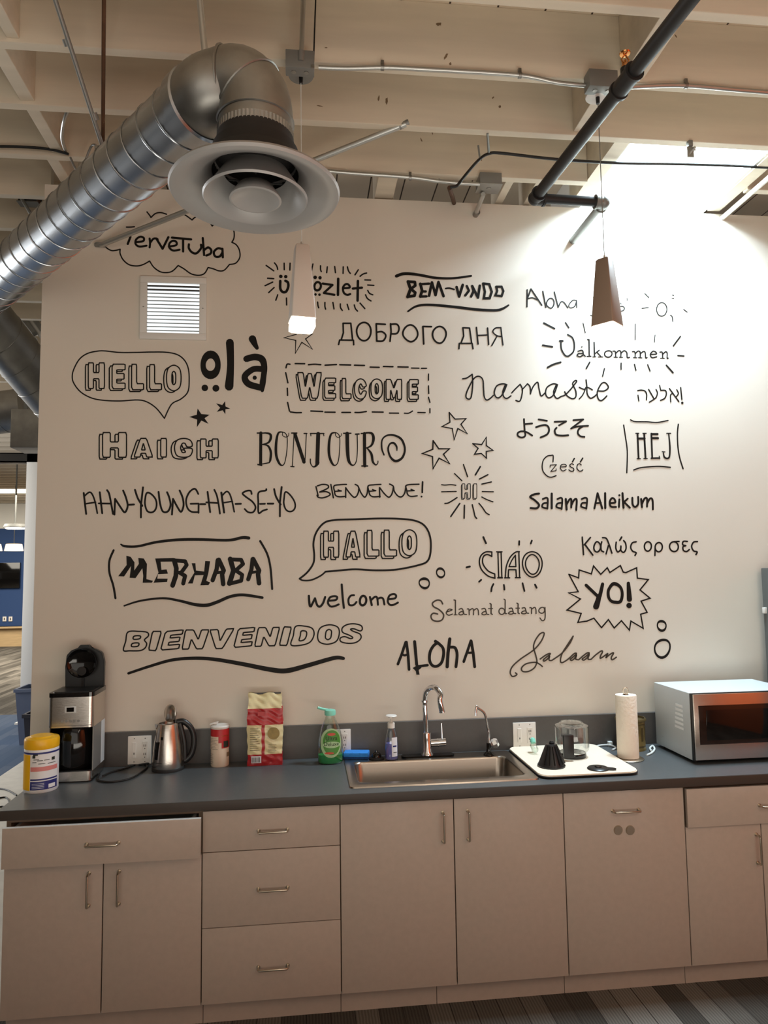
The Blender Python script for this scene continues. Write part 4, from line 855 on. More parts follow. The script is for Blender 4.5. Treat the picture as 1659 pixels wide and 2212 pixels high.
patch('label', M['labelwhite'], t, r+.0008, hb*.12, hb*.72, fa+D2(5), fa+D2(62), sy=.76); patch('label_print', M['navy'], t, r+.0014, hb*.42, hb*.47, fa+D2(14), fa+D2(50), sy=.76, n=6); patch('label_print', M['inkdark'], t, r+.0014, hb*.24, hb*.26, fa+D2(18), fa+D2(54), sy=.76, n=6)

# drying mat with coffee maker parts on it
MZ = CT+.0078
poly = rounded(0.977, 1.410, -.528, -.022, .045, 8)
bm = bmesh.new(); prism(bm, poly, MZ, MZ+.008); bmesh.ops.bevel(bm, geom=[e for e in bm.edges if abs(e.verts[0].co.z-e.verts[1].co.z) < 1e-5], offset=.003, segments=2, affect='EDGES')
t = thing('drying_mat', 'beige drying mat beside the sink, under the coffee maker parts', 'mat'); link('pad', bm, M['mat_beige'], t, smooth=True)
bm = bmesh.new(); prism(bm, rounded(0.974, 1.413, -.531, -.019, .047, 8), MZ-.0012, MZ+.0022); link('binding', bm, M['rubber'], t, smooth=True)
MT = MZ+.008
c, r, h = fit(1161, 1222, 1663, 1601, MT); t = thing('filter_basket', 'black cone filter basket upside down on the beige mat', 'filter basket', (c.x, c.y, MT))
latheo('cone', M['black'], t, [(0, .001), (r*.98, 0), (r, .006), (r*.94, .012), (r*.9, .016), (r*.40, h*.84), (r*.34, h*.88), (0, h*.88)], seg=36)
bm = bmesh.new(); prism(bm, [(r*.30, -.007), (r*.96, -.005), (r*.96, .005), (r*.30, .007)], 0, .006); bm.free()
bm = bmesh.new(); v = [(r*.16, -.007, h*.86), (r*.42, -.007, h*.88), (r*1.04, -.006, .012), (r*.86, -.006, .012)]
A = [bm.verts.new(p) for p in v]; B = [bm.verts.new((p[0], p[1]+.014, p[2])) for p in v]; bm.faces.new(A); bm.faces.new(B[::-1])
for i in range(4): bm.faces.new([A[i], A[(i+1) % 4], B[(i+1) % 4], B[i]])
link('fin', bm, M['black'], t); latheo('top_knob', M['black'], t, [(r*.18, h*.86), (r*.20, h*.93), (r*.12, h*.99), (0, h)], (r*.12, .01, 0), 14)
for k in range(5):
    a = -PI/2-.9+k*.42; tubeo('rib', M['gloss'], t, [(r*.93*math.cos(a), r*.93*math.sin(a), .016), (r*.42*math.cos(a), r*.42*math.sin(a), h*.82)], .0022, 6)
c, r, h = fit(1200, 1274, 1643, 1559, MT); t = thing('glass_carafe', 'upturned glass carafe with black handle on the beige mat', 'carafe', (c.x, c.y, MT))
latheo('glass', M['glassy'], t, [(r*.80, .004), (r*.80, .02), (r*.98, .035), (r, .05), (r*1.0, h*.86), (r*.97, h*.90), (r*.80, h*.93), (r*.66, h*.945), (r*.60, h*.99), (0, h*.99)], seg=44)
latheo('base_ring', M['glassy'], t, [(r*.68, h*.935), (r*.72, h*.96), (r*.66, h)], seg=40)
latheo('neck_band', M['gloss'], t, [(r*.74, 0), (r*.80, 0), (r*.82, .012), (r*.80, .020), (r*.76, .020)], seg=40)
boxo('handle', M['black'], t, -r*.92, -r*.28, -r*1.12, -r*.86, .012, h*.74, .007); boxo('handle_bracket', M['black'], t, -r*.90, -r*.35, -r*.92, -r*.60, h*.66, h*.72, .003)
c = PZ(1292, 1661, MT); t = thing('carafe_lid', 'flat black carafe lid lying near the front of the beige mat', 'lid', (c.x, c.y, MT), rotz=D2(-24))
latheo('disc', M['black'], t, [(0, 0), (.044, 0), (.046, .003), (.040, .008), (.012, .010), (0, .010)], seg=36); latheo('button', M['gloss'], t, [(.016, .010), (.015, .014), (0, .0145)], seg=20)
bm = bmesh.new(); prism(bm, [(.034, -.016), (.062, -.013), (.074, -.006), (.074, .006), (.062, .013), (.034, .016)], .0005, .007); link('thumb_tab', bm, M['black'], t)
c, r, h = fit(1143, 1171, 1632, 1597, MT); t = thing('small_bottle', 'small translucent bottle with teal cap lying behind the black cone', 'bottle', (c.x, c.y, MT))
bm = bmesh.new(); lathe(bm, [(0, 0), (.014, 0), (.016, .004), (.016, .04), (.008, .05), (0, .05)], 22); bm.transform(Matrix.Translation((-.004, -.012, .017)) @ Matrix.Rotation(D2(-60), 4, 'X') @ Matrix.Rotation(D2(20), 4, 'Z')); link('bottle_body', bm, M['bottle'], t, smooth=True)
bm = bmesh.new(); lathe(bm, [(0, 0), (.012, 0), (.013, .018), (.008, .024), (0, .024)], 18); bm.transform(Matrix.Translation((-.002, .022, .045)) @ Matrix.Rotation(D2(-40), 4, 'X')); link('cap', bm, M['teal'], t, smooth=True)

# paper towel stand, tin, cable
c, r, h = fit(1334, 1381, 1641, 1497, CT+.008); t = thing('paper_towel_holder', 'paper towel roll on an upright wire stand near the microwave', 'paper towel', (c.x, c.y, CT)); rb = r*1.42
latheo('stand_base', M['nickel'], t, [(0, 0), (rb, 0), (rb*1.02, .003), (rb*.96, .006), (r*.9, .007), (0, .007)], seg=40)
latheo('roll', M['paper'], t, [(r*.3, .009), (r, .009), (r*1.01, .02), (r*1.0, h-.004), (r*.97, h), (r*.3, h)], seg=44)
tubeo('centre_rod', M['nickel'], t, [(0, 0, .007), (0, 0, h+.012)], .0035, 10)
tubeo('finial_loop', M['nickel'], t, [(.012*math.cos(a), 0, h+.016+.016*math.sin(a)) for a in [2*PI*i/20 for i in range(20)]], .003, 8, closed=True)
bm = bmesh.new(); A = [bm.verts.new((-r*1.0*math.cos(.5*s)-.004*s, -r*math.sin(.5*s)*.6, z)) for s in (0, .5, 1) for z in (.010, h-.002)]
for i in (0, 2): bm.faces.new([A[i], A[i+2], A[i+3], A[i+1]])
link('loose_sheet', bm, M['paper'], t)
rodp = [(rb*.9*math.cos(a), rb*.9*math.sin(a), 0) for a in (0,)]
c, r, h = fit(1327, 1395, 1621, 1546, CT); t = thing('old_tin', 'brown patterned tin can behind the paper towel roll', 'tin', (c.x-.008, c.y-.034, CT))
latheo('can', M['tin'], t, [(0, 0), (r*.92, 0), (r*.92, .006), (r*.90, .01), (r*.90, h*.9), (r*.93, h*.92)], seg=40)
latheo('rim', M['tindark'], t, [(r*.93, h*.90), (r*1.0, h*.92), (r*1.0, h*.955), (r*.94, h), (r*.90, h), (r*.88, h*.93), (0, h*.9)], seg=40); fa = facing(c)
for i in range(6):
    a = fa-D2(75)+i*D2(30); patch('print', M['tindark'], t, r*.905, h*.30, h*.72, a, a+D2(12), n=4)
patch('lower_band', M['tindark'], t, r*.906, h*.10, h*.16, fa-D2(95), fa+D2(95)); patch('upper_band', M['tindark'], t, r*.906, h*.80, h*.84, fa-D2(95), fa+D2(95))
t = thing('white_cable', 'white coiled cable lying behind the paper towel stand', 'cable')
cz = CT+.005
tubeo('cord', M['cable'], t, [PZ(a, b, cz+dz) for a, b, dz in ((1318, 1634, 0), (1296, 1627, 0), (1285, 1618, 0), (1292, 1611, 0), (1315, 1609, .004), (1330, 1615, 0), (1322, 1620, 0))], .0042, 8, 6)
tubeo('cord', M['cable'], t, [PZ(a, b, cz+dz) for a, b, dz in ((1397, 1631, 0), (1408, 1626, 0), (1414, 1618, .002), (1410, 1611, .004), (1404, 1616, 0), (1407, 1622, .006))], .0045, 8, 6)
q = PZ(1318, 1612, CT); boxo('plug', M['cable'], t, q.x-.012, q.x+.010, q.y-.01, q.y+.01, CT, CT+.024, .003)
q = PZ(1316, 1634, CT); tag(tubeo('twist_tie', M['wood'], None, [PZ(1306, 1630, CT+.004), PZ(1318, 1632, CT+.004), PZ(1326, 1637, CT+.004), PZ(1316, 1638, CT+.004), PZ(1308, 1633, CT+.004)], .002, 6, 5), 'tan loop of string on the counter by the towel stand', 'string')

# microwave
mx0, my0 = 1.715, -0.418; mh0 = CT+.014; mtop = PY(1489, 1499, my0).z; mw = .52; mx1 = min(mx0+mw, 2.30)
t = thing('microwave', 'stainless microwave oven at the right end of the counter', 'microwave', (mx0, my0, CT)); H0 = .014; H1 = mtop-CT; MWd = .35; ww = mx1-mx0
bm = bmesh.new(); box(bm, 0, ww, .022, MWd, H0, H1, .004); sh = link('housing', bm, M['mwgrey'], t, smooth=True)
boxo('front_bezel', M['black'], t, 0.001, ww-.001, .010, .024, H0+.001, H1-.001, .002)
d = boxo('door', M['steel'], t, .006, ww-.004, 0, .012, H0+.004, H1-.004, .003)
zf = H1-H0; boxo('door_window', M['mwglass'], d, .028, ww-.075, -.0012, .002, H0+zf*.24, H0+zf*.82, .002); boxo('inner_screen', M['gloss'], d, .062, ww-.11, -.0018, 0, H0+zf*.30, H0+zf*.75, .001)
tubeo('handle', M['steel'], d, [(ww-.05, 0, H0+.05), (ww-.05, -.03, H0+.06), (ww-.05, -.03, H1-.06), (ww-.05, 0, H1-.05)], .007, 10)
bm = bmesh.new()
for i in range(6):
    z = H0+zf*(.40+.068*i)
    for yy in (.11,): box(bm, -.0012, .001, .085, .085+.075-.003*i, z, z+zf*.034)
link('side_vent', bm, M['mw_vent_lit'], sh)
for yy, z in ((.07, .10), (.28, .16)): latheo('screw', M['chrome'], sh, [(0, 0), (.004, 0), (0, .003)], (-.001, yy, H0+zf*z), 8)
for a, b in ((.03, .05), (ww-.05, .05), (.03, MWd-.04), (ww-.05, MWd-.04)): latheo('foot', M['rubber'], t, [(0, 0), (.012, 0), (.012, H0), (0, H0)], (a, b, 0), 14)
# ------------------------------------------------------------------ vinyl lettering on the wall
VY = -0.0006; LAY = [0]
def wpt(px, py): return PY(px, py, VY-LAY[0]*8e-6)
def step(): LAY[0] = (LAY[0]+1) % 120
def parse(txt, ox, oy, s):
    for st in txt.replace('\n', ';').split(';'):
        st = st.strip()
        if not st: continue
        head, *pts = st.split(); k = head[0]; w = float(head[1:])/s if len(head) > 1 else 0
        P = []
        for q in pts:
            v = [float(a) for a in q.split(',')]; P.append(Vector((ox+v[0]/s, oy+v[1]/s, (v[2]/s if len(v) > 2 else w))))
        yield k, w, P
def disc(bm, c, r, n=10):
    step()
    bm.faces.new([bm.verts.new(wpt(c[0]+r*math.cos(2*PI*i/n), c[1]-r*math.sin(2*PI*i/n))) for i in range(n)])
def ribbon(bm, P, closed=False, caps=True, joints=False):
    step()
    n = len(P); L = []
    for i in range(n):
        a = P[i-1] if (closed or i > 0) else P[i]; b = P[(i+1) % n] if (closed or i < n-1) else P[i]
        t1 = Vector((P[i].x-a.x, P[i].y-a.y)); t2 = Vector((b.x-P[i].x, b.y-P[i].y))
        if t1.length > 1e-9: t1.normalize()
        if t2.length > 1e-9: t2.normalize()
        t = t1+t2
        if t.length < 1e-6: t = t2
        t.normalize(); nn = Vector((-t.y, t.x)); ref = t2 if t2.length > 0 else t1
        k = max(0.45, abs(nn.dot(Vector((-ref.y, ref.x))))); h = P[i].z/2/k
        L.append((bm.verts.new(wpt(P[i].x+nn.x*h, P[i].y+nn.y*h)), bm.verts.new(wpt(P[i].x-nn.x*h, P[i].y-nn.y*h))))
    for i in range(n if closed else n-1):
        a, b = L[i], L[(i+1) % n]; bm.faces.new([a[0], b[0], b[1], a[1]])
    if caps and not closed:
        for p in (P[0], P[-1]): disc(bm, p, p.z/2)
    if joints:
        for p in P[1:-1]: disc(bm, p, p.z/2, 8)
def fill(bm, P):
    step()
    tri = geometry.tessellate_polygon([[Vector((p.x, p.y, 0)) for p in P]]); v = [bm.verts.new(wpt(p.x, p.y)) for p in P]
    for a in tri:
        try: bm.faces.new([v[i] for i in a])
        except ValueError: pass
def roundloop(P, m=8):
    n = len(P); k = 4*math.tan(PI/(2*n))/math.sin(2*PI/n) if n <= 8 else 1.0; out = []
    for i in range(n):
        p0, p1, p2, p3 = P[i-1], P[i], P[(i+1) % n], P[(i+2) % n]; a = (p2-p0)*0.5; b = (p3-p1)*0.5
        a = Vector((a.x*k, a.y*k, a.z)); b = Vector((b.x*k, b.y*k, b.z))
        for j in range(m):
            t = j/m; out.append(p1*(2*t**3-3*t*t+1)+a*(t**3-2*t*t+t)+p2*(3*t*t-2*t**3)+b*(t**3-t*t))
    return out
def draw(bm, txt, ox, oy, s):
    for k, w, P in parse(txt, ox, oy, s):
        if k == 'd': disc(bm, P[0], w/2, 18)
        elif k == 'l':
            for a, b in zip(P, P[1:]): ribbon(bm, [a, b])
        elif k == 'L': ribbon(bm, P+[P[0]], joints=True)
        elif k == 's': ribbon(bm, catmull(P, False, 7))
        elif k == 'S': ribbon(bm, roundloop(P), closed=True)
        elif k == 'F': fill(bm, P)
# block letter outlines in a unit box (x right, y down)
def poly(t): return [tuple(float(a) for a in q.split(',')) for q in t.split()]
def sm(t, n=6): return [(p.x, p.y) for p in catmull([Vector((*q, 0)) for q in poly(t)], True, n)]
GL = {
 'H': [poly('0,0 .32,0 .32,.38 .66,.38 .66,0 1,0 1,1 .66,1 .66,.62 .32,.62 .32,1 0,1')],
 'E': [poly('0,0 1,0 1,.23 .36,.23 .36,.38 .92,.38 .92,.61 .36,.61 .36,.77 1,.77 1,1 0,1')],
 'L': [poly('0,0 .42,0 .42,.76 1,.76 1,1 0,1')],
 'I': [poly('0,0 1,0 1,1 0,1')],
 'O': [sm('.5,0 .86,.10 1,.32 1,.68 .86,.90 .5,1 .14,.90 0,.68 0,.32 .14,.10'), sm('.5,.24 .62,.32 .64,.5 .62,.68 .5,.76 .38,.68 .36,.5 .38,.32', 4)],
 'A': [poly('.34,0 .66,0 1,1 .68,1 .62,.80 .38,.80 .32,1 0,1'), poly('.5,.26 .60,.62 .40,.62')],
 'W': [poly('0,0 .24,0 .33,.58 .44,.04 .58,.04 .69,.58 .78,0 1,0 .84,1 .60,1 .51,.55 .42,1 .18,1')],
 'C': [sm('.52,0 .84,.10 1,.34 .72,.40 .54,.25 .40,.35 .36,.5 .40,.66 .54,.76 .74,.60 1,.64 .86,.90 .52,1 .16,.90 0,.66 0,.34 .16,.10', 4)],
 'M': [poly('0,0 .30,0 .50,.46 .70,0 1,0 1,1 .72,1 .70,.52 .56,.92 .44,.92 .30,.52 .28,1 0,1')],
 'G': [sm('.52,0 .84,.06 1,.22 1,.42 .72,.44 .60,.27 .44,.27 .34,.5 .44,.74 .62,.72 .56,.62 .58,.52 1,.54 1,.78 .84,.95 .5,1 .14,.92 0,.66 0,.34 .16,.08', 4)],
 'B': [sm('0,.02 .5,0 .9,.06 1,.24 .86,.44 1,.62 .98,.84 .78,.98 .3,1 0,.98 0,.5', 5), sm('.34,.24 .62,.24 .62,.38 .34,.40', 4), sm('.34,.62 .62,.60 .62,.76 .34,.78', 4)],
 'N': [poly('0,0 .34,0 .66,.52 .68,0 1,0 1,1 .70,1 .34,.48 .32,1 0,1')],
 'V': [poly('0,0 .34,0 .50,.62 .68,0 1,0 .70,1 .32,1')],
 'D': [sm('0,.02 .45,0 .85,.12 1,.45 .88,.84 .5,1 0,.98 0,.5', 5), sm('.34,.26 .58,.28 .64,.5 .56,.72 .34,.76 .34,.5', 4)],
 'S': [sm('.55,0 .9,.08 1,.26 .9,.36 .6,.26 .42,.28 .56,.38 .92,.52 1,.74 .80,.95 .45,1 .08,.92 0,.74 .2,.66 .5,.76 .6,.70 .4,.58 .06,.44 0,.22 .2,.05', 4)],
}
def chaikin(P, f=.16):
    out = []
    for i in range(len(P)):
        a = P[i-1]; b = P[i]; c = P[(i+1) % len(P)]
        out.append((b[0]+(a[0]-b[0])*f, b[1]+(a[1]-b[1])*f)); out.append((b[0]+(c[0]-b[0])*f, b[1]+(c[1]-b[1])*f))
    return out
def inside(p, polys):
    r = False
    for P in polys:
        for i in range(len(P)):
            a, b = P[i-1], P[i]
            if (a[1] > p[1]) != (b[1] > p[1]) and p[0] < (b[0]-a[0])*(p[1]-a[1])/(b[1]-a[1])+a[0]: r = not r
    return r
def block_letters(bm, spec, ox, oy, s, w, off=None, shade_w=None):
    """spec: [(glyph, quad corners TL TR BR BL)] outlines with an offset drop line showing beside each face"""
    for g, q in spec:
        if not isinstance(q[0], tuple): q = ((q[0], q[1]), (q[2], q[1]), (q[2], q[3]), (q[0], q[3]))
        polys = []
        for P in GL[g]:
            if len(P) < 24: P = chaikin(P, .10)
            Q = []
            for u, v in P:
                x = (1-v)*((1-u)*q[0][0]+u*q[1][0])+v*((1-u)*q[3][0]+u*q[2][0]); y = (1-v)*((1-u)*q[0][1]+u*q[1][1])+v*((1-u)*q[3][1]+u*q[2][1])
                Q.append((x, y))
            polys.append(Q)
        for Q in polys: ribbon(bm, [Vector((ox+x/s, oy+y/s, w/s)) for x, y in Q], closed=True)
        if off:
            for Q in polys[:1]+[p for p in polys[1:] if g == 'O']:
                dense = []
                for i in range(len(Q)):
                    a, b = Q[i], Q[(i+1) % len(Q)]; n = max(1, int(math.hypot(b[0]-a[0], b[1]-a[1])/6))
                    for j in range(n): dense.append((a[0]+(b[0]-a[0])*j/n+off[0], a[1]+(b[1]-a[1])*j/n+off[1]))
                run = []
                for p in dense+dense[:1]:
                    if not inside(p, polys): run.append(Vector((ox+p[0]/s, oy+p[1]/s, (shade_w or w)/s)))
                    else:
                        if len(run) > 2: ribbon(bm, run)
                        run = []
                if len(run) > 2: ribbon(bm, run)
def decal(name, label, crop, parts, m='vinyl', blocks=None, cat='wall lettering'):
    ox, oy, s = crop; made = []
    if blocks:
        bm = bmesh.new(); block_letters(bm, blocks[0], ox, oy, s, *blocks[1:]); made.append(['lettering', bm])
    for pn, txt in parts:
        one = {'rays': 'ray', 'dashes': 'dash', 'frame_strokes': 'stroke', 'dashed_frame': 'dash'}.get(pn)
        if one:
            for st in txt.replace('\n', ';').split(';'):
                if st.strip(): bm = bmesh.new(); draw(bm, st, ox, oy, s); made.append([one, bm])
            continue
        if '|' in txt:
            for wd in txt.split('|'): bm = bmesh.new(); draw(bm, wd, ox, oy, s); made.append(['word', bm])
            continue
        if made and made[0][0] == pn: draw(made[0][1], txt, ox, oy, s); continue
        bm = bmesh.new(); draw(bm, txt, ox, oy, s); made.append([pn, bm])
    if len(made) == 1:
        return tag(link(name, made[0][1], M[m]), label, cat)
    c = Vector((0, 0, 0)); n = 0
    for v in made[0][1].verts: c += v.co; n += 1
    c /= n; t = thing(name, label, cat, (c.x, VY, c.z))
    for pn, bm in made:
        bm.transform(Matrix.Translation((-c.x, -VY, -c.z))); link(pn, bm, M[m], t)
    return t
WL = 'wall_lettering'
decal(WL, 'handwritten TerveTuba inside a scalloped cloud outline, half hidden by the duct', (220, 440, 5.184), [('lettering', '''
l26 290,450 320,372; l22 270,335 380,300; s24 380,430 460,420 470,385 430,370 385,400 378,450 420,480 500,470; s24 535,390 540,440 535,490; s24 540,440 575,395 610,390 625,400; l26 610,390 680,505 745,375
s24 750,480 830,465 835,430 800,415 760,440 755,490 800,525 870,515; l26 785,380 1000,400; l26 910,395 910,535; s26 975,455 975,500 1010,545 1060,555 1110,500 1110,460; l26 1130,385 1145,575; s26 1145,520 1190,490 1225,520 1215,560 1170,580
s26 1350,510 1300,500 1255,540 1270,590 1320,590 1350,545; l26 1350,505 1355,600'''), ('cloud_outline', '''
s15 20,462 60,500 110,525 160,522 205,510; s15 205,512 205,560 240,630 310,685 400,697 470,678 535,642; s15 535,642 580,710 650,760 720,772 790,755 855,692; s15 855,692 920,730 1000,785 1085,802 1150,780 1190,715
s15 1190,715 1250,730 1310,752 1370,745 1430,680; s15 1430,680 1500,665 1545,600 1540,520 1505,460 1455,432; s15 1455,432 1478,390 1482,330 1470,285 1440,240; s15 505,92 535,130 550,155; s15 550,155 600,110 660,100 725,118
s15 880,105 935,128 1010,182; s15 1010,182 1050,150 1120,140 1190,180 1235,250; s15 1235,250 1300,200 1400,210 1470,285; s15 275,262 320,262 365,258''')])
decal(WL, 'handwritten udvozlet with dotted vowels in short rays, behind the left pendant', (560, 560, 6.38), [('lettering', '''
d50 297,237; d48 365,240; s36 290,300 290,400 315,445 345,455 375,440 400,380 395,320 360,298; s30 560,400 500,380 470,430 520,470 560,420; l30 560,260 565,470; l30 675,400 718,290; l30 620,320 675,420
d50 770,250; d48 838,255; S32 805,315 850,370 800,430 760,375; d36 775,485; d36 830,488; l32 875,335 1010,355 890,465 1035,490; l36 1088,270 1085,490; s30 1160,400 1245,390 1230,350 1190,345 1155,390 1165,460 1210,490 1255,480; l36 1360,300 1355,570; l34 1290,405 1415,392'''), ('rays', '''
l20 95,85 200,160; s20 210,50 240,90 255,140; l20 343,55 345,145; l20 425,55 422,150; l20 740,65 720,160; s20 845,90 845,140 855,170; l20 938,105 930,185; l20 1040,100 1050,185; l20 1158,105 1155,195; s20 1215,105 1230,160 1255,195; l20 1365,145 1320,215; s20 1480,190 1430,205 1390,235
l20 1455,285 1535,287; l20 1495,355 1580,360; s20 1495,430 1520,470 1565,490; s20 1465,490 1490,540 1540,575; l20 1390,605 1455,680; s20 1310,630 1325,680 1355,715; l20 1212,620 1235,695; s20 1118,615 1120,665 1145,705; l20 1015,595 1030,685; s20 905,595 905,650 915,688; s20 805,590 810,640 820,670
l20 375,535 378,630; l20 255,490 228,565; l20 205,390 130,460; l20 185,315 80,365; l20 115,262 200,268''')])
decal(WL, 'bold angular BEM-VINDO between two curved strokes, upper middle', (850, 570, 6.38), [('lettering', '''
l44 200,245 235,345 195,455; l40 200,245 295,250 300,300 240,345 300,395 290,440 200,450; l40 370,275 395,370 370,450; l34 365,280 490,272; l34 395,380 445,380; l34 370,450 455,448; l38 490,440 530,255 580,430 620,250 690,445; s24 720,340 770,335 835,352
l38 870,320 905,450 955,290; l34 1010,305 1040,370 990,435; l36 1070,450 1105,375 1085,305 1165,465 1190,300; L34 1235,270 1320,280 1355,385 1325,475 1245,475 1260,385; L32 1415,315 1490,315 1515,375 1490,445 1405,435 1430,370'''),
 ('overline', 's 40,168,44 130,138,42 250,138,40 400,160,38 560,190,36 750,200,32 900,190,30 1070,165,28'), ('underline', 's 200,655,24 300,590,30 420,565,34 600,570,36 900,600,38 1150,630,38 1400,640,36 1500,620,34 1585,570,24')])
decal(WL, 'thin handwritten Aloha beside the glare, left of the backlit pendant', (1120, 610, 4.366), [('lettering', '''
l13 82,70 80,230; l14 85,150 118,62 220,215; s12 85,155 130,145 180,165; l13 230,85 258,235; S12 300,150 335,180 320,235 285,235 265,195; l13 338,90 375,235; s12 375,235 400,185 430,190 465,240; s10 545,170 510,170 475,215 490,240 530,225 548,175; l10 548,170 550,235''')])
decal(WL, 'faint thin lettering washed out by glare behind the backlit pendant', (1120, 610, 4.366), [('lettering', 'l10 705,140 730,140; l10 718,140 718,290; s10 718,290 700,312 680,310; S10 970,225 1000,245 970,270 942,248; s8 962,195 970,205; l8 1025,150 1027,170')])
decal('wall_drawing', 'faint circle with short rays washed out by glare, right of the backlit pendant', (1120, 610, 4.366), [('circle', 'S10 1350,190 1400,250 1352,318 1303,255'), ('rays', 'l10 1192,105 1230,142; l10 1165,245 1225,237; l10 1558,255 1590,280; s10 1432,308 1450,325 1455,370; l8 1450,120 1465,122; l8 1448,150 1465,152')], cat='wall drawing')
decal(WL, 'thin capital Cyrillic letters in two words, upper middle', (720, 680, 4.366), [('lettering', '''
l16 50,280 60,238 190,240 192,282; l16 75,235 95,170 92,80 165,80 182,240; S17 290,72 355,155 290,245 220,155; l17 490,90 405,85 410,245; s17 410,165 460,160 495,195 470,245 410,248; l17 540,85 545,160 535,250; s17 540,90 600,90 620,130 600,175 545,180
S17 728,95 795,165 760,245 690,235 658,160; l17 925,112 845,110 853,275; S17 1005,110 1060,155 1050,230 1000,268 945,225 945,150| l15 1185,320 1188,270 1310,270 1318,320; l15 1205,265 1230,200 1222,122 1285,125 1305,268
l15 1350,120 1365,275; l15 1455,125 1465,280; l13 1360,195 1460,190; l13 1580,120 1600,285; s13 1580,122 1530,125 1505,160 1540,195 1585,205; l13 1545,200 1495,290''')])
decal(WL, 'thin serif Valkommen inside scattered rays under the backlit pendant', (1165, 680, 5.027), [('lettering', '''
s17 235,285 240,370 280,440 315,450; s17 315,450 370,400 380,320 360,250 308,215; l20 222,285 255,285; s14 420,395 460,385 475,400 480,430 500,450; s14 478,420 430,420 410,440 440,455 478,435; d16 462,348; l15 525,268 540,270 542,450; l14 520,452 560,450
l15 595,300 600,455; l14 600,425 650,385; l14 625,405 670,455; l10 580,457 615,455; l10 640,457 690,457; S14 750,390 790,420 750,460 708,425; s14 800,395 825,400 830,460; s14 830,420 860,390 885,400 885,460; s14 885,420 920,390 950,410 955,462 980,462
s14 1012,400 1038,405 1040,465; s14 1040,425 1070,395 1095,405 1095,465; s14 1095,425 1130,398 1150,410 1155,465 1170,465; s14 1205,430 1270,425 1265,405 1235,395 1205,430 1225,465 1275,455; s14 1310,405 1335,408 1340,470; s14 1338,430 1370,402 1388,415 1388,470 1400,470
l10 810,460 850,462; l10 868,460 905,462; l10 1020,465 1060,466; l10 1075,465 1115,467; l10 1315,470 1358,471'''), ('rays', '''
l16 1505,443 1570,447; l20 50,90 165,150; l16 285,85 320,140; l10 475,90 500,195; l10 1042,100 1040,270; l10 1257,220 1250,297; l16 1532,235 1455,337; l20 38,330 142,348; s20 90,572 150,540 232,515; l16 548,515 510,582; l14 707,585 688,665; l14 888,525 888,592; l14 1033,537 1050,602; l14 1177,542 1203,610; l18 1380,548 1452,628''')])
decal(WL, 'looping thin script Namaste right of the WELCOME box', (980, 790, 4.608), [('lettering', '''
s14 90,130 130,122 185,85; s14 185,85 190,180 175,310 145,332 122,305 140,240 200,130 250,105 290,140 298,230 305,310 330,342 370,320 395,295; s14 530,190 490,180 430,200 405,265 420,310 450,318 490,280 525,200; s14 515,190 490,260 500,310 530,325 570,300
s14 578,270 620,225 662,185; s14 662,185 685,240 670,330 650,355 620,345; s13 680,240 735,180; s14 735,180 760,210 765,280; s14 765,275 790,210 835,165 850,230 870,300 910,270; s14 1035,190 990,180 930,215 915,275 935,315 965,315 1000,280 1030,200; s14 1020,195 995,260 1010,310 1035,325 1070,305
s14 1070,305 1110,290 1160,240 1200,190 1225,155 1210,148 1185,180 1215,250 1215,310 1180,328 1130,300 1105,260; s14 1318,140 1325,200 1330,280 1360,322 1395,310 1430,280; s13 1250,215 1300,235 1320,215 1350,222 1380,240; s12 1250,330 1285,290 1310,235; s14 1435,250 1500,250 1540,215 1510,170 1470,180 1430,260 1440,330 1475,345 1525,300''')])
decal(WL, 'thin Hebrew word with exclamation mark above the framed HEJ', (1340, 820, 10.37), [('lettering', '''
s30 390,245 470,235 550,255 590,330 585,450; l28 395,350 415,475; l30 635,220 755,430; s28 800,220 830,300 790,410 650,505; l28 880,130 905,235; s30 905,240 1010,245 1030,330 990,420 900,465; l30 1100,200 1310,490; s28 1265,225 1300,310 1255,380; s28 1170,310 1125,350 1130,500; l32 1352,180 1378,440; d56 1387,520''')])
decal(WL, 'tall narrow HEJ framed by four loose strokes at right', (1340, 820, 10.37), [('lettering', '''
l42 385,1210 410,1765; l42 535,1210 565,1765; l48 390,1320 545,1320; l24 345,1203 415,1203; l24 505,1203 580,1203; l24 375,1772 450,1772; l24 525,1768 605,1768; l40 695,1210 715,1760; l48 700,1220 835,1220; l48 710,1310 845,1310; l38 695,1760 880,1758; l24 872,1715 880,1770
s 1085,1215,30 1110,1500,38 1100,1720,36 1045,1765,40 985,1730,36 965,1640,28; l24 1040,1203 1130,1203; l22 938,1615 1000,1620'''), ('frame_strokes', 's28 230,900 330,940 600,945 820,960 1070,915; s30 300,2025 450,1975 700,1950 900,1945 1120,1965; s30 75,1020 110,1250 155,1600 145,2085; s32 1300,1000 1280,1200 1290,1500 1330,1750 1405,1995')])
decal(WL, 'bold Japanese hiragana word left of the framed HEJ', (1105, 890, 9.217), [('lettering', '''
l36 248,140 262,380; s36 262,380 275,460 240,500 180,505 125,470 125,420 170,390 230,385 310,405 412,468; l36 270,240 410,228; l36 540,147 705,175; s38 490,300 590,270 680,260 735,300 745,380 700,450 580,505; l36 858,195 1088,185; l32 1085,190 945,265; s38 895,315 860,370 890,450 1000,470 1130,462
l36 1232,162 1428,148; l34 1420,152 1190,325; s36 1185,328 1300,290 1525,275; s36 1420,285 1340,340 1320,420 1370,480 1452,495''')])
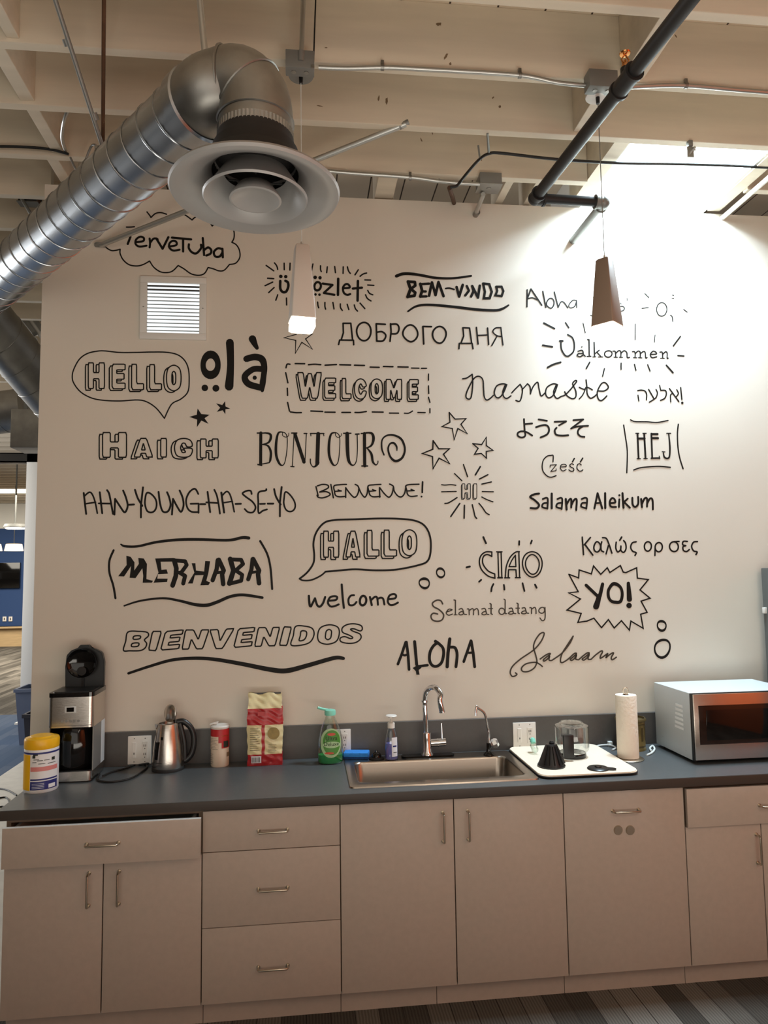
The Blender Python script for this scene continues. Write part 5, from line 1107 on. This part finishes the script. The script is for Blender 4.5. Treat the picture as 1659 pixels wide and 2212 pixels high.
decal(WL, 'small thin Czesc with large C below the Japanese word', (1155, 970, 13.825), [('lettering', '''
s36 548,380 552,200 480,190 370,215 260,330 225,520 260,680 380,810 500,840 640,795; l26 460,540 465,480 650,468 480,670 640,645 640,590; s28 770,535 930,525 935,475 870,455 790,480 765,560 810,640 870,650 940,610; s32 1160,465 1100,440 1050,480 1070,530 1160,580 1160,650 1080,660 1020,620
s32 1390,475 1340,440 1280,470 1265,570 1320,650 1390,655 1440,620; l42 1185,280 1128,380; l42 1435,270 1362,385''')], m='vinyl')
decal(WL, 'outlined block HELLO in a speech bubble at left', (140, 745, 5.925), [('speech_bubble', 's17 1275,940 1170,810 1050,730 930,705 700,718 480,708 330,675 200,600 115,490 95,400 120,300 190,180 290,110 420,80 520,78 700,97 900,97 1100,92 1300,95 1440,125 1530,195 1580,300 1592,450 1575,600 1490,690 1390,740 1340,800 1275,940')],
      blocks=([('H', (300, 230, 508, 558)), ('E', (605, 247, 772, 562)), ('L', (855, 248, 1008, 575)), ('L', (1085, 252, 1238, 575)), ('O', (1305, 260, 1485, 588))], 16, (-36, 22)))
decal(WL, 'outlined block HALLO in a speech bubble with tail at lower left', (640, 1110, 5.53), [('speech_bubble', 's23 40,775 130,700 200,600 215,500 205,350 240,220 330,110 450,75 700,65 1000,55 1250,60 1430,85 1540,150 1600,280 1605,450 1570,560 1470,610 1200,665 950,675 700,662 500,678 350,690; s20 350,690 290,740 180,790 80,795 40,775')],
      blocks=([('H', (325, 207, 508, 518)), ('A', (590, 207, 765, 515)), ('L', (845, 197, 988, 505)), ('L', (1048, 194, 1198, 505)), ('O', (1265, 190, 1437, 500))], 16, (-34, 28)))
decal(WL, 'outlined block HAIGH with large first letter, below the HELLO bubble', (195, 920, 5.72), [], blocks=([('H', (152, 82, 448, 388)), ('A', (540, 154, 772, 385)), ('I', (870, 155, 942, 385)), ('G', (1045, 155, 1255, 388)), ('H', (1360, 162, 1582, 395))], 16, (-42, 22)))
decal(WL, 'outlined block WELCOME inside a dashed rectangle', (610, 770, 4.879), [('dashed_frame', '''
s16 80,82 50,82 38,120; l16 135,75 235,77; s16 275,87 340,82 405,87; l16 450,92 570,85; l16 605,87 720,90; l16 760,92 865,95; l16 925,112 1020,115; l16 1065,105 1165,108; l16 1218,110 1325,112; l14 1360,122 1440,124; l14 1465,125 1520,125; l14 1540,185 1540,250; l14 1540,310 1543,390; l14 1540,430 1555,485; l14 1555,550 1555,595; l14 1428,590 1505,592; s14 1285,598 1330,598 1372,575
l15 1128,597 1225,598; l16 948,585 1062,587; s16 765,590 820,590 885,580; l16 627,590 718,590; l16 448,587 555,588; l16 300,575 425,580; s16 85,585 140,592 200,592; l16 55,485 75,575; l16 52,335 55,410; l16 35,172 58,278''')],
      blocks=([('W', (158, 170, 413, 440)), ('E', (445, 228, 562, 440)), ('L', (628, 232, 724, 445)), ('C', (762, 236, 884, 450)), ('O', (935, 237, 1054, 445)), ('M', (1092, 242, 1258, 452)), ('E', (1334, 244, 1433, 452))], 13, (-18, 22)))
decal(WL, 'heavy black ola with dots below, right of the HELLO bubble', (420, 715, 6.144), [('lettering', '''
S 215,312,105 312,450,74 215,584,110 115,455,70; d88 138,755; d92 285,760; s 470,155,105 480,450,92 460,735,115; s 770,105,100 800,170,75 830,225,50; s 690,370,86 800,345,88 895,375,92 928,480,80 918,600,76 905,700,80 900,790,46; s 905,505,80 780,508,80 670,600,84 715,700,88 880,752,84; d56 800,620''')])
decal('wall_star', 'solid black star, larger and lower of two by the HELLO bubble', (120, 700, 3.318), [('star', 'F 1018,605 1045,645 1105,650 1068,675 1097,716 1045,692 1013,740 1015,685 958,665 1012,650')], cat='wall star')
decal('wall_star', 'small solid black star, upper of two by the HELLO bubble', (120, 700, 3.318), [('star', 'F 1150,568 1195,580 1215,553 1218,590 1252,607 1218,610 1217,647 1198,618 1155,630 1180,600')], cat='wall star')
decal('wall_star', 'outlined star just below the glowing white pendant', (420, 715, 6.144), [('star', 'L14 1385,-70 1435,40 1565,40 1475,105 1565,240 1425,150 1340,295 1345,125 1190,90 1350,45')], cat='wall star')
for tx, lab in (('L8 1275,32 1312,75 1382,72 1350,108 1390,168 1330,135 1307,207 1295,135 1228,123 1280,95', 'outlined star, topmost of three right of BONJOUR'),
                ('L9 1172,213 1208,265 1276,265 1238,300 1277,360 1210,325 1172,392 1168,315 1103,295 1170,268', 'outlined star, leftmost of three right of BONJOUR'),
                ('L8 1425,232 1483,238 1512,192 1513,245 1555,275 1512,282 1514,325 1480,295 1437,300 1460,262', 'small outlined star, rightmost of three right of BONJOUR')):
    decal('wall_star', lab, (540, 880, 2.9625), [('star', tx)], cat='wall star')
decal(WL, 'tall serif BONJOUR with thick stems and a spiral after it', (545, 915, 4.879), [('lettering', '''
l32 90,98 88,430; l14 52,100 130,100; s 130,98,14 185,110,24 195,150,28 170,200,20 105,220,10; s 105,220,10 165,235,20 195,300,26 190,380,24 180,410,14; l12 60,435 180,412; l14 58,430 100,442
s 320,90,12 275,100,20 252,200,28 252,330,28 285,420,24 320,440,12 345,400,10 365,280,10 368,150,10 345,100,10 310,90,10; s8 320,95 320,125 350,142 380,130 385,100; l10 440,105 422,455; l36 450,112 545,405; l10 570,105 555,400; l14 415,100 470,100; l14 545,105 575,105; l12 405,452 440,455
l42 695,108 685,420; s 690,410,38 670,445,24 640,455,12 615,420,12 612,375,14; l14 612,105 755,105; l10 615,105 618,130; l10 750,105 755,130; s 878,95,12 832,110,20 810,200,28 810,330,28 842,420,24 875,440,12 905,400,10 920,280,10 922,150,10 900,105,10 868,95,10; s8 875,100 880,130 905,145 935,130 940,105
s 1000,105,40 1005,300,38 1020,400,30 1060,440,14 1095,400,10 1108,280,10 1105,110,12; l14 962,102 1040,102; l16 1088,112 1125,110; l34 1182,105 1185,445; l14 1148,105 1230,98; s 1200,95,14 1260,105,26 1278,160,30 1255,230,22 1195,260,12; s 1210,258,14 1255,320,26 1270,400,24 1300,435,14 1322,420,10 1325,395,10; l16 1155,447 1215,447'''),
 ('spiral', 's 1388,330,16 1365,260,18 1370,170,16 1420,125,18 1500,125,22 1575,170,24 1608,270,22 1580,360,24 1510,395,28 1455,350,22 1432,270,20 1450,215,18 1490,205,22 1520,240,20 1525,285,10')])
K2 = 1592.6
def shift(txt, dx):
    out = []
    for st in txt.split(';'):
        a = st.split()
        out.append(' '.join([a[0]]+['%g,%s' % (float(q.split(',')[0])+dx, ','.join(q.split(',')[1:])) for q in a[1:]]))
    return ';'.join(out)
decal(WL, 'long handwritten AHN-YOUNG-HA-SE-YO along the left middle of the wall', (165, 1040, 6.636), [('lettering', '''
l28 105,165 140,465; s24 115,210 185,155 230,190 270,300 300,455; l24 135,320 275,298; l28 335,155 370,455; s28 440,125 470,180 500,330 525,465; l26 320,315 500,318; l28 545,475 555,250; s28 670,130 710,230 735,340 715,420 685,440 640,380 555,250; l28 750,335 825,330; s28 840,120 880,240 945,350; l28 955,85 925,340 925,515
S26 1020,160 1120,230 1150,340 1110,430 1030,435 990,360 985,260; s28 1178,150 1200,320 1240,430 1310,430 1350,340 1330,230 1300,155; l28 1370,475 1385,250; s28 1480,130 1525,240 1535,350 1500,435 1450,370 1385,250;'''+
shift('s26 155,180 120,115 80,110 20,165 -20,270 0,380 60,435 160,440;l26 45,320 160,318 158,450;l28 185,325 255,325;l28 288,150 325,440;s26 385,120 420,200 445,320 465,460;l26 270,300 445,310;l30 485,160 525,445;s24 500,200 560,145 605,180 640,290 670,435;l22 520,305 645,285;l28 690,322 765,320;s26 920,180 905,135 850,135 790,170 830,215 930,290 975,370 940,440 870,440 820,395;s26 1130,110 1120,130 1020,160 1015,300 1020,450 1080,420 1140,400;l26 1040,322 1110,320;l28 1150,318 1230,318;s28 1242,110 1270,220 1335,330;l28 1350,80 1325,300 1325,500;S24 1410,150 1500,230 1545,340 1510,420 1430,420 1385,340 1385,240', K2))])
decal(WL, 'slanted handwritten BIENVENUE with exclamation mark, centre of the wall', (670, 1030, 6.38), [('lettering', '''
l20 80,135 110,260; s20 100,125 170,105 240,115 245,155 130,210; s20 130,210 220,205 275,235 250,265 170,290 110,280 95,255; l20 285,105 320,290; s20 500,105 420,108 330,125 335,200 350,255 400,275 480,270; l18 340,200 430,195 385,180; l20 490,285 490,155; s20 490,150 540,220 600,280 640,265 665,210 670,160; s20 620,105 660,130 700,220 750,280 785,230 795,140
s20 975,105 880,110 800,125 810,200 825,250 870,275 965,270; l18 815,200 905,192 860,175; l20 960,280 955,150; s20 960,150 1020,230 1080,280 1120,250 1140,190 1145,150; s20 1095,100 1145,130 1160,200 1210,265 1260,275 1300,230 1320,140; s20 1500,102 1330,115 1330,180 1345,245 1390,270 1475,262; l18 1335,195 1435,190 1390,172; l24 1550,70 1545,215; d26 1535,272''')])
decal(WL, 'small outlined HI in the middle of a burst of rays', (940, 990, 11.85), [('rays', '''
s30 165,675 250,685 400,675 530,690; l30 165,857 540,848; s36 250,1155 330,1145 430,1090 560,1005; l40 630,1155 400,1490; l40 750,1205 742,1535; s36 950,1190 990,1350 1020,1480 1065,1540; s34 1120,1150 1210,1260 1300,1390 1385,1445; s32 1195,990 1320,1055 1480,1115; l30 1205,850 1490,857; l34 1196,660 1440,605; l36 1135,530 1350,420; l42 1030,425 1155,215; l34 725,160 830,470; l32 495,390 685,575''')],
      blocks=([('H', (692, 652, 905, 1025)), ('I', (985, 652, 1068, 1025))], 18, (-22, 24)))
decal(WL, 'bold handwritten Salama Aleikum at right below the Japanese word', (1130, 1050, 5.53), [('lettering', '''
s26 190,90 130,100 85,130 140,170 190,225 160,265 90,262; s22 235,155 275,140 295,160 290,270; s22 290,200 240,210 230,250 290,268; l26 342,90 342,265; s22 410,155 450,140 468,165 460,275; s22 460,200 410,210 400,250 460,268; l26 510,155 520,280; s24 515,230 550,165 575,160 575,255; s24 575,230 610,165 640,165 635,285
s22 700,155 740,140 765,160 755,270; s22 755,200 705,205 695,245 755,265| l24 852,265 890,85 945,265; l22 870,205 930,200; l26 980,85 982,262; s24 1040,205 1100,195 1090,155 1060,145 1035,190 1050,245 1110,250; l24 1150,160 1145,250; d26 1150,110; l26 1187,85 1200,258; l22 1205,190 1250,150; l24 1205,190 1275,258
s24 1305,140 1310,220 1340,250 1375,210 1375,130; l26 1410,155 1420,250; s24 1420,215 1450,150 1480,150 1480,245; s24 1480,215 1515,150 1545,165 1550,278''')])
decal(WL, 'jagged solid MERHABA enclosed by four thick strokes at left', (220, 1150, 4.254), [('lettering', '''
F 225,215 265,225 300,275 298,350 340,290 335,235 385,240 415,290 410,430 470,445 460,462 375,463 380,400 372,330 310,420 255,418 268,310 205,405 150,403 228,300; F 490,240 660,235 655,268 540,270 548,345 595,340 608,380 515,385 510,425 605,425 600,455 475,463 520,370
l44 665,258 685,330 680,400 650,488; l36 665,258 765,265 780,300 735,362; l38 715,370 765,400 748,470; F 825,283 860,283 865,350 940,360 950,262 995,265 980,370 960,445 995,460 980,485 905,487 935,392 855,395 835,470 790,470 850,370; l40 1018,440 1055,340 1065,255; l42 1075,252 1120,350 1105,385 1115,475; l28 1040,372 1105,365
l46 1180,245 1210,350 1172,470; l36 1175,248 1280,252 1298,290 1230,350 1290,390 1280,445 1172,472; l38 1345,432 1375,340 1385,245; l42 1390,245 1445,350 1435,385 1445,468; l26 1370,370 1435,360'''), ('frame_strokes', '''
s 175,110,14 215,128,22 330,128,22 500,90,24 700,68,26 900,65,26 1160,72,26 1290,48,28 1350,52,30; s20 108,165 70,260 70,370 105,490 125,605; s20 1455,80 1520,200 1550,330 1565,520; s 205,675,14 350,630,18 560,605,20 720,630,24 850,662,30 960,670,32 1060,640,30 1180,590,28 1300,575,28 1475,600,24''')])
decal(WL, 'lowercase marker style welcome below the HALLO bubble', (650, 1250, 7.54), [('lettering', '''
s38 130,280 135,360 145,440 165,452; l36 165,452 230,320; s36 230,320 265,430 310,455 360,400 395,300; s34 460,360 570,345 590,300 540,285 470,310 440,390 480,450 540,450 615,420; s36 665,95 680,300 700,475; s34 865,270 810,280 775,340 785,420 830,435 870,420 905,380; S38 1010,280 1065,350 1010,435 960,370
l36 1125,300 1155,430; s34 1145,350 1200,300 1240,310 1255,425; s34 1245,330 1300,310 1340,330 1360,420; s34 1420,335 1530,320 1550,275 1510,250 1440,280 1415,370 1450,425 1510,425 1580,390''')])
decal('wall_ring', 'larger drawn ring, lower of two under the HALLO bubble', (620, 1100, 3.318), [('ring', 'S 985,498,20 1020,530,9 988,566,18 947,527,9')], cat='wall ring')
decal('wall_ring', 'smaller drawn ring, upper of two under the HALLO bubble', (620, 1100, 3.318), [('ring', 'S 1098,425,18 1130,457,9 1103,488,16 1072,455,9')], cat='wall ring')
decal(WL, 'double line art deco CIAO among short dashes', (1000, 1150, 8.73), [('lettering', '''
s28 545,370 430,370 340,440 310,560 350,700 470,820 605,865; l26 605,865 600,785; s28 600,785 480,730 390,620 370,520 400,440 470,420 545,455; l26 545,455 545,370; L26 660,375 720,375 735,850 675,850; l24 635,367 738,367; l24 655,858 748,858; s26 1065,365 990,375 890,470 820,640 800,850; l26 1055,372 1070,850
l24 990,430 1000,645 870,645; s24 870,645 920,530 990,430; l26 855,850 860,705 1000,705 1010,850; l24 788,858 882,858; l24 988,855 1082,855; S26 1305,365 1440,430 1495,590 1440,770 1310,845 1180,760 1125,590 1170,430; S26 1310,420 1400,480 1440,600 1400,740 1310,790 1220,720 1180,590 1220,470'''),
 ('dashes', 'l36 385,90 435,205; l34 1062,165 1060,235; l34 1300,155 1280,210; l38 70,660 130,645; l34 305,930 345,895; s34 575,975 545,1040 535,1110; s34 772,990 780,1040 782,1080; l34 1125,960 1160,1105; l36 1360,985 1390,1045')])
decal(WL, 'thin handwritten Greek greeting in three words at right', (1240, 1145, 5.925), [('lettering', '''
l20 105,90 122,315; l20 210,95 130,190; l22 140,185 240,320; s20 355,150 345,200 350,260 380,280; S20 300,150 340,200 325,260 285,280 255,240 265,180; s20 365,98 410,105 440,160 485,295; l20 440,200 410,305; s20 540,155 535,230 560,280 595,250 600,205; s20 600,205 600,260 635,285 665,240 660,170 635,135; l22 610,90 585,130
s20 795,150 745,165 725,220 750,270 795,290 780,325| S20 945,150 990,205 945,270 900,210; l20 1035,325 1038,220; S20 1085,160 1130,215 1085,278 1038,220| S20 1280,150 1335,215 1280,275 1222,210; l20 1280,148 1345,145; s20 1450,145 1400,145 1390,185 1430,200; s20 1430,200 1395,215 1400,260 1440,275 1475,250; s20 1580,148 1530,155 1505,210 1530,265 1575,280 1560,315''')])
decal(WL, 'heavy handwritten YO with exclamation mark inside a spiky burst', (1210, 1210, 6.38), [('lettering', '''
l44 358,345 520,500; s 585,330,46 565,420,50 545,500,54; s 540,490,62 515,580,76 495,640,84; S 750,325,50 845,400,40 840,555,44 760,580,46 690,550,40 662,470,42 680,385,42; s 940,318,46 948,430,62 955,540,72; d76 950,625'''), ('burst_outline', 'L19 120,195 255,245 262,135 430,190 460,80 560,195 650,105 685,170 830,75 870,165 905,172 1055,105 1065,248 1215,268 1100,410 1240,525 1115,565 1200,720 1110,745 1145,940 975,840 955,965 845,835 745,935 665,820 570,930 465,800 370,840 245,858 290,735 95,688 280,535 120,452 250,435')])
decal('wall_ring', 'smaller drawn ring, upper of two below the YO burst', (1210, 1210, 6.38), [('ring', 'S 1400,842,36 1460,905,18 1400,972,36 1340,895,18')], cat='wall ring')
decal('wall_ring', 'largest drawn ring, lower of two below the YO burst', (1210, 1210, 6.38), [('ring', 'S 1410,1100,36 1515,1190,22 1410,1343,38 1302,1220,22')], cat='wall ring')
decal(WL, 'heavy brush style ALOHA above the faucet', (840, 1360, 7.9), [('lettering', '''
l46 155,588 220,420 288,215; l48 300,215 330,450 345,680; s40 225,420 270,440 320,420; l52 440,205 475,600; l44 480,630 660,608; F 405,655 500,600 560,650 510,690 525,770 470,770 460,710; l54 795,200 860,245; s50 840,230 920,310 935,420 900,560 820,625 740,610 695,520 705,380 760,280 815,235; l56 1040,160 1010,400 995,635; s50 1050,300 1130,312 1165,430 1145,635
l46 1278,548 1340,370 1400,190; l50 1405,195 1440,400 1465,635; s40 1330,390 1380,395 1430,390''')])
decal(WL, 'thin grey decorative Selamat datang below CIAO', (920, 1280, 5.925), [('lettering', '''
s20 215,145 190,105 140,98 85,135 100,180 170,220 225,280 210,345 150,368 85,350 65,300 95,265 150,275; s15 262,250 330,225 325,215 290,215 260,260 290,290 340,275; l17 360,95 378,100 378,285; l12 360,287 400,285; s15 425,215 460,205 480,240 490,275 520,280; S15 440,250 475,250 470,280 425,280; s15 530,210 550,215 555,285; s15 555,230 595,205 610,230 610,285; s15 610,230 650,205 670,230 675,285
s15 715,210 755,205 770,240 780,275 805,280; S15 735,250 770,250 765,280 720,278; l17 820,140 835,150 835,270 850,280; l12 800,205 855,205| S15 970,200 1010,240 970,280 935,240; l15 1000,85 1015,95 1015,270 1035,270; s15 1065,205 1100,200 1115,235 1125,265 1150,270; S15 1080,245 1115,245 1110,272 1060,270; l17 1165,135 1180,145 1180,260 1195,270; l12 1150,200 1200,200
s15 1230,200 1265,195 1280,230 1290,260 1315,265; S15 1245,240 1280,240 1275,268 1225,265; s15 1330,195 1350,200 1352,268; s15 1352,215 1390,190 1408,215 1410,268; S15 1490,190 1520,225 1485,265 1445,230; s15 1525,190 1525,330 1490,360 1460,325''')], m='vinyl_grey')
decal(WL, 'thin flowing script Salaam left of the two rings', (1090, 1350, 6.38), [('lettering', '''
s20 150,660 170,680 140,705 100,705 78,650 110,570 220,470 400,345 500,230 545,130 530,105 480,130 420,220 400,310 430,420 445,510 410,590 330,640 250,640 235,590 300,535 420,515 480,540 520,572; s20 490,470 560,420 610,395 630,400 580,440 535,480 545,498 590,470 620,430 612,480 640,490 680,470 800,380 900,250 945,155; s20 945,155 850,300 790,400 770,490 790,520 850,490 900,450
s20 900,450 960,395 990,395 940,445 905,475 925,488 960,465 990,420 980,470 1020,480; s20 1020,480 1090,420 1140,385 1165,390 1110,440 1070,470 1090,485 1130,460 1165,410 1150,470 1190,475; s20 1190,475 1260,410 1330,360 1350,370 1325,420 1320,460 1370,430 1420,395 1405,430 1400,450 1440,415 1490,385 1500,395 1470,450 1485,480 1540,445''')], m='vinyl_grey')
BQ = [('B', ((80, 74), (220, 70), (190, 200), (50, 198))), ('I', ((240, 72), (298, 72), (262, 198), (214, 194))), ('E', ((325, 73), (440, 62), (410, 184), (292, 194))), ('N', ((455, 63), (608, 62), (566, 185), (432, 188))), ('V', ((612, 63), (772, 54), (732, 183), (612, 185))),
      ('E', ((800, 55), (906, 46), (884, 166), (768, 177))), ('N', ((930, 48), (1068, 46), (1038, 165), (905, 170))), ('I', ((1096, 42), (1145, 45), (1115, 164), (1066, 162))), ('D', ((1172, 38), (1302, 38), (1280, 160), (1142, 163))), ('O', ((1325, 30), (1462, 28), (1445, 155), (1312, 157))), ('S', ((1482, 21), (1612, 24), (1592, 150), (1456, 150)))]
uf = [(390, 1143, 18), (550, 1090, 20), (700, 1048, 22), (850, 1035, 24), (1000, 1042, 26), (1200, 1075, 30), (1400, 1115, 34), (1520, 1125, 36), (1662, 1090, 32), (1817, 1045, 30), (1885, 1030, 28), (1930, 1036, 24)]
q = 's '+' '.join('%g,%g,%g' % ((160+x/3.318-250)*3.016, (1110+y/3.318-1340)*3.016, w/3.318*3.016) for x, y, w in uf)
decal(WL, 'slanted outlined BIENVENIDOS over a long wavy stroke above the counter', (250, 1340, 3.016), [('underline', q)], blocks=(BQ, 9))
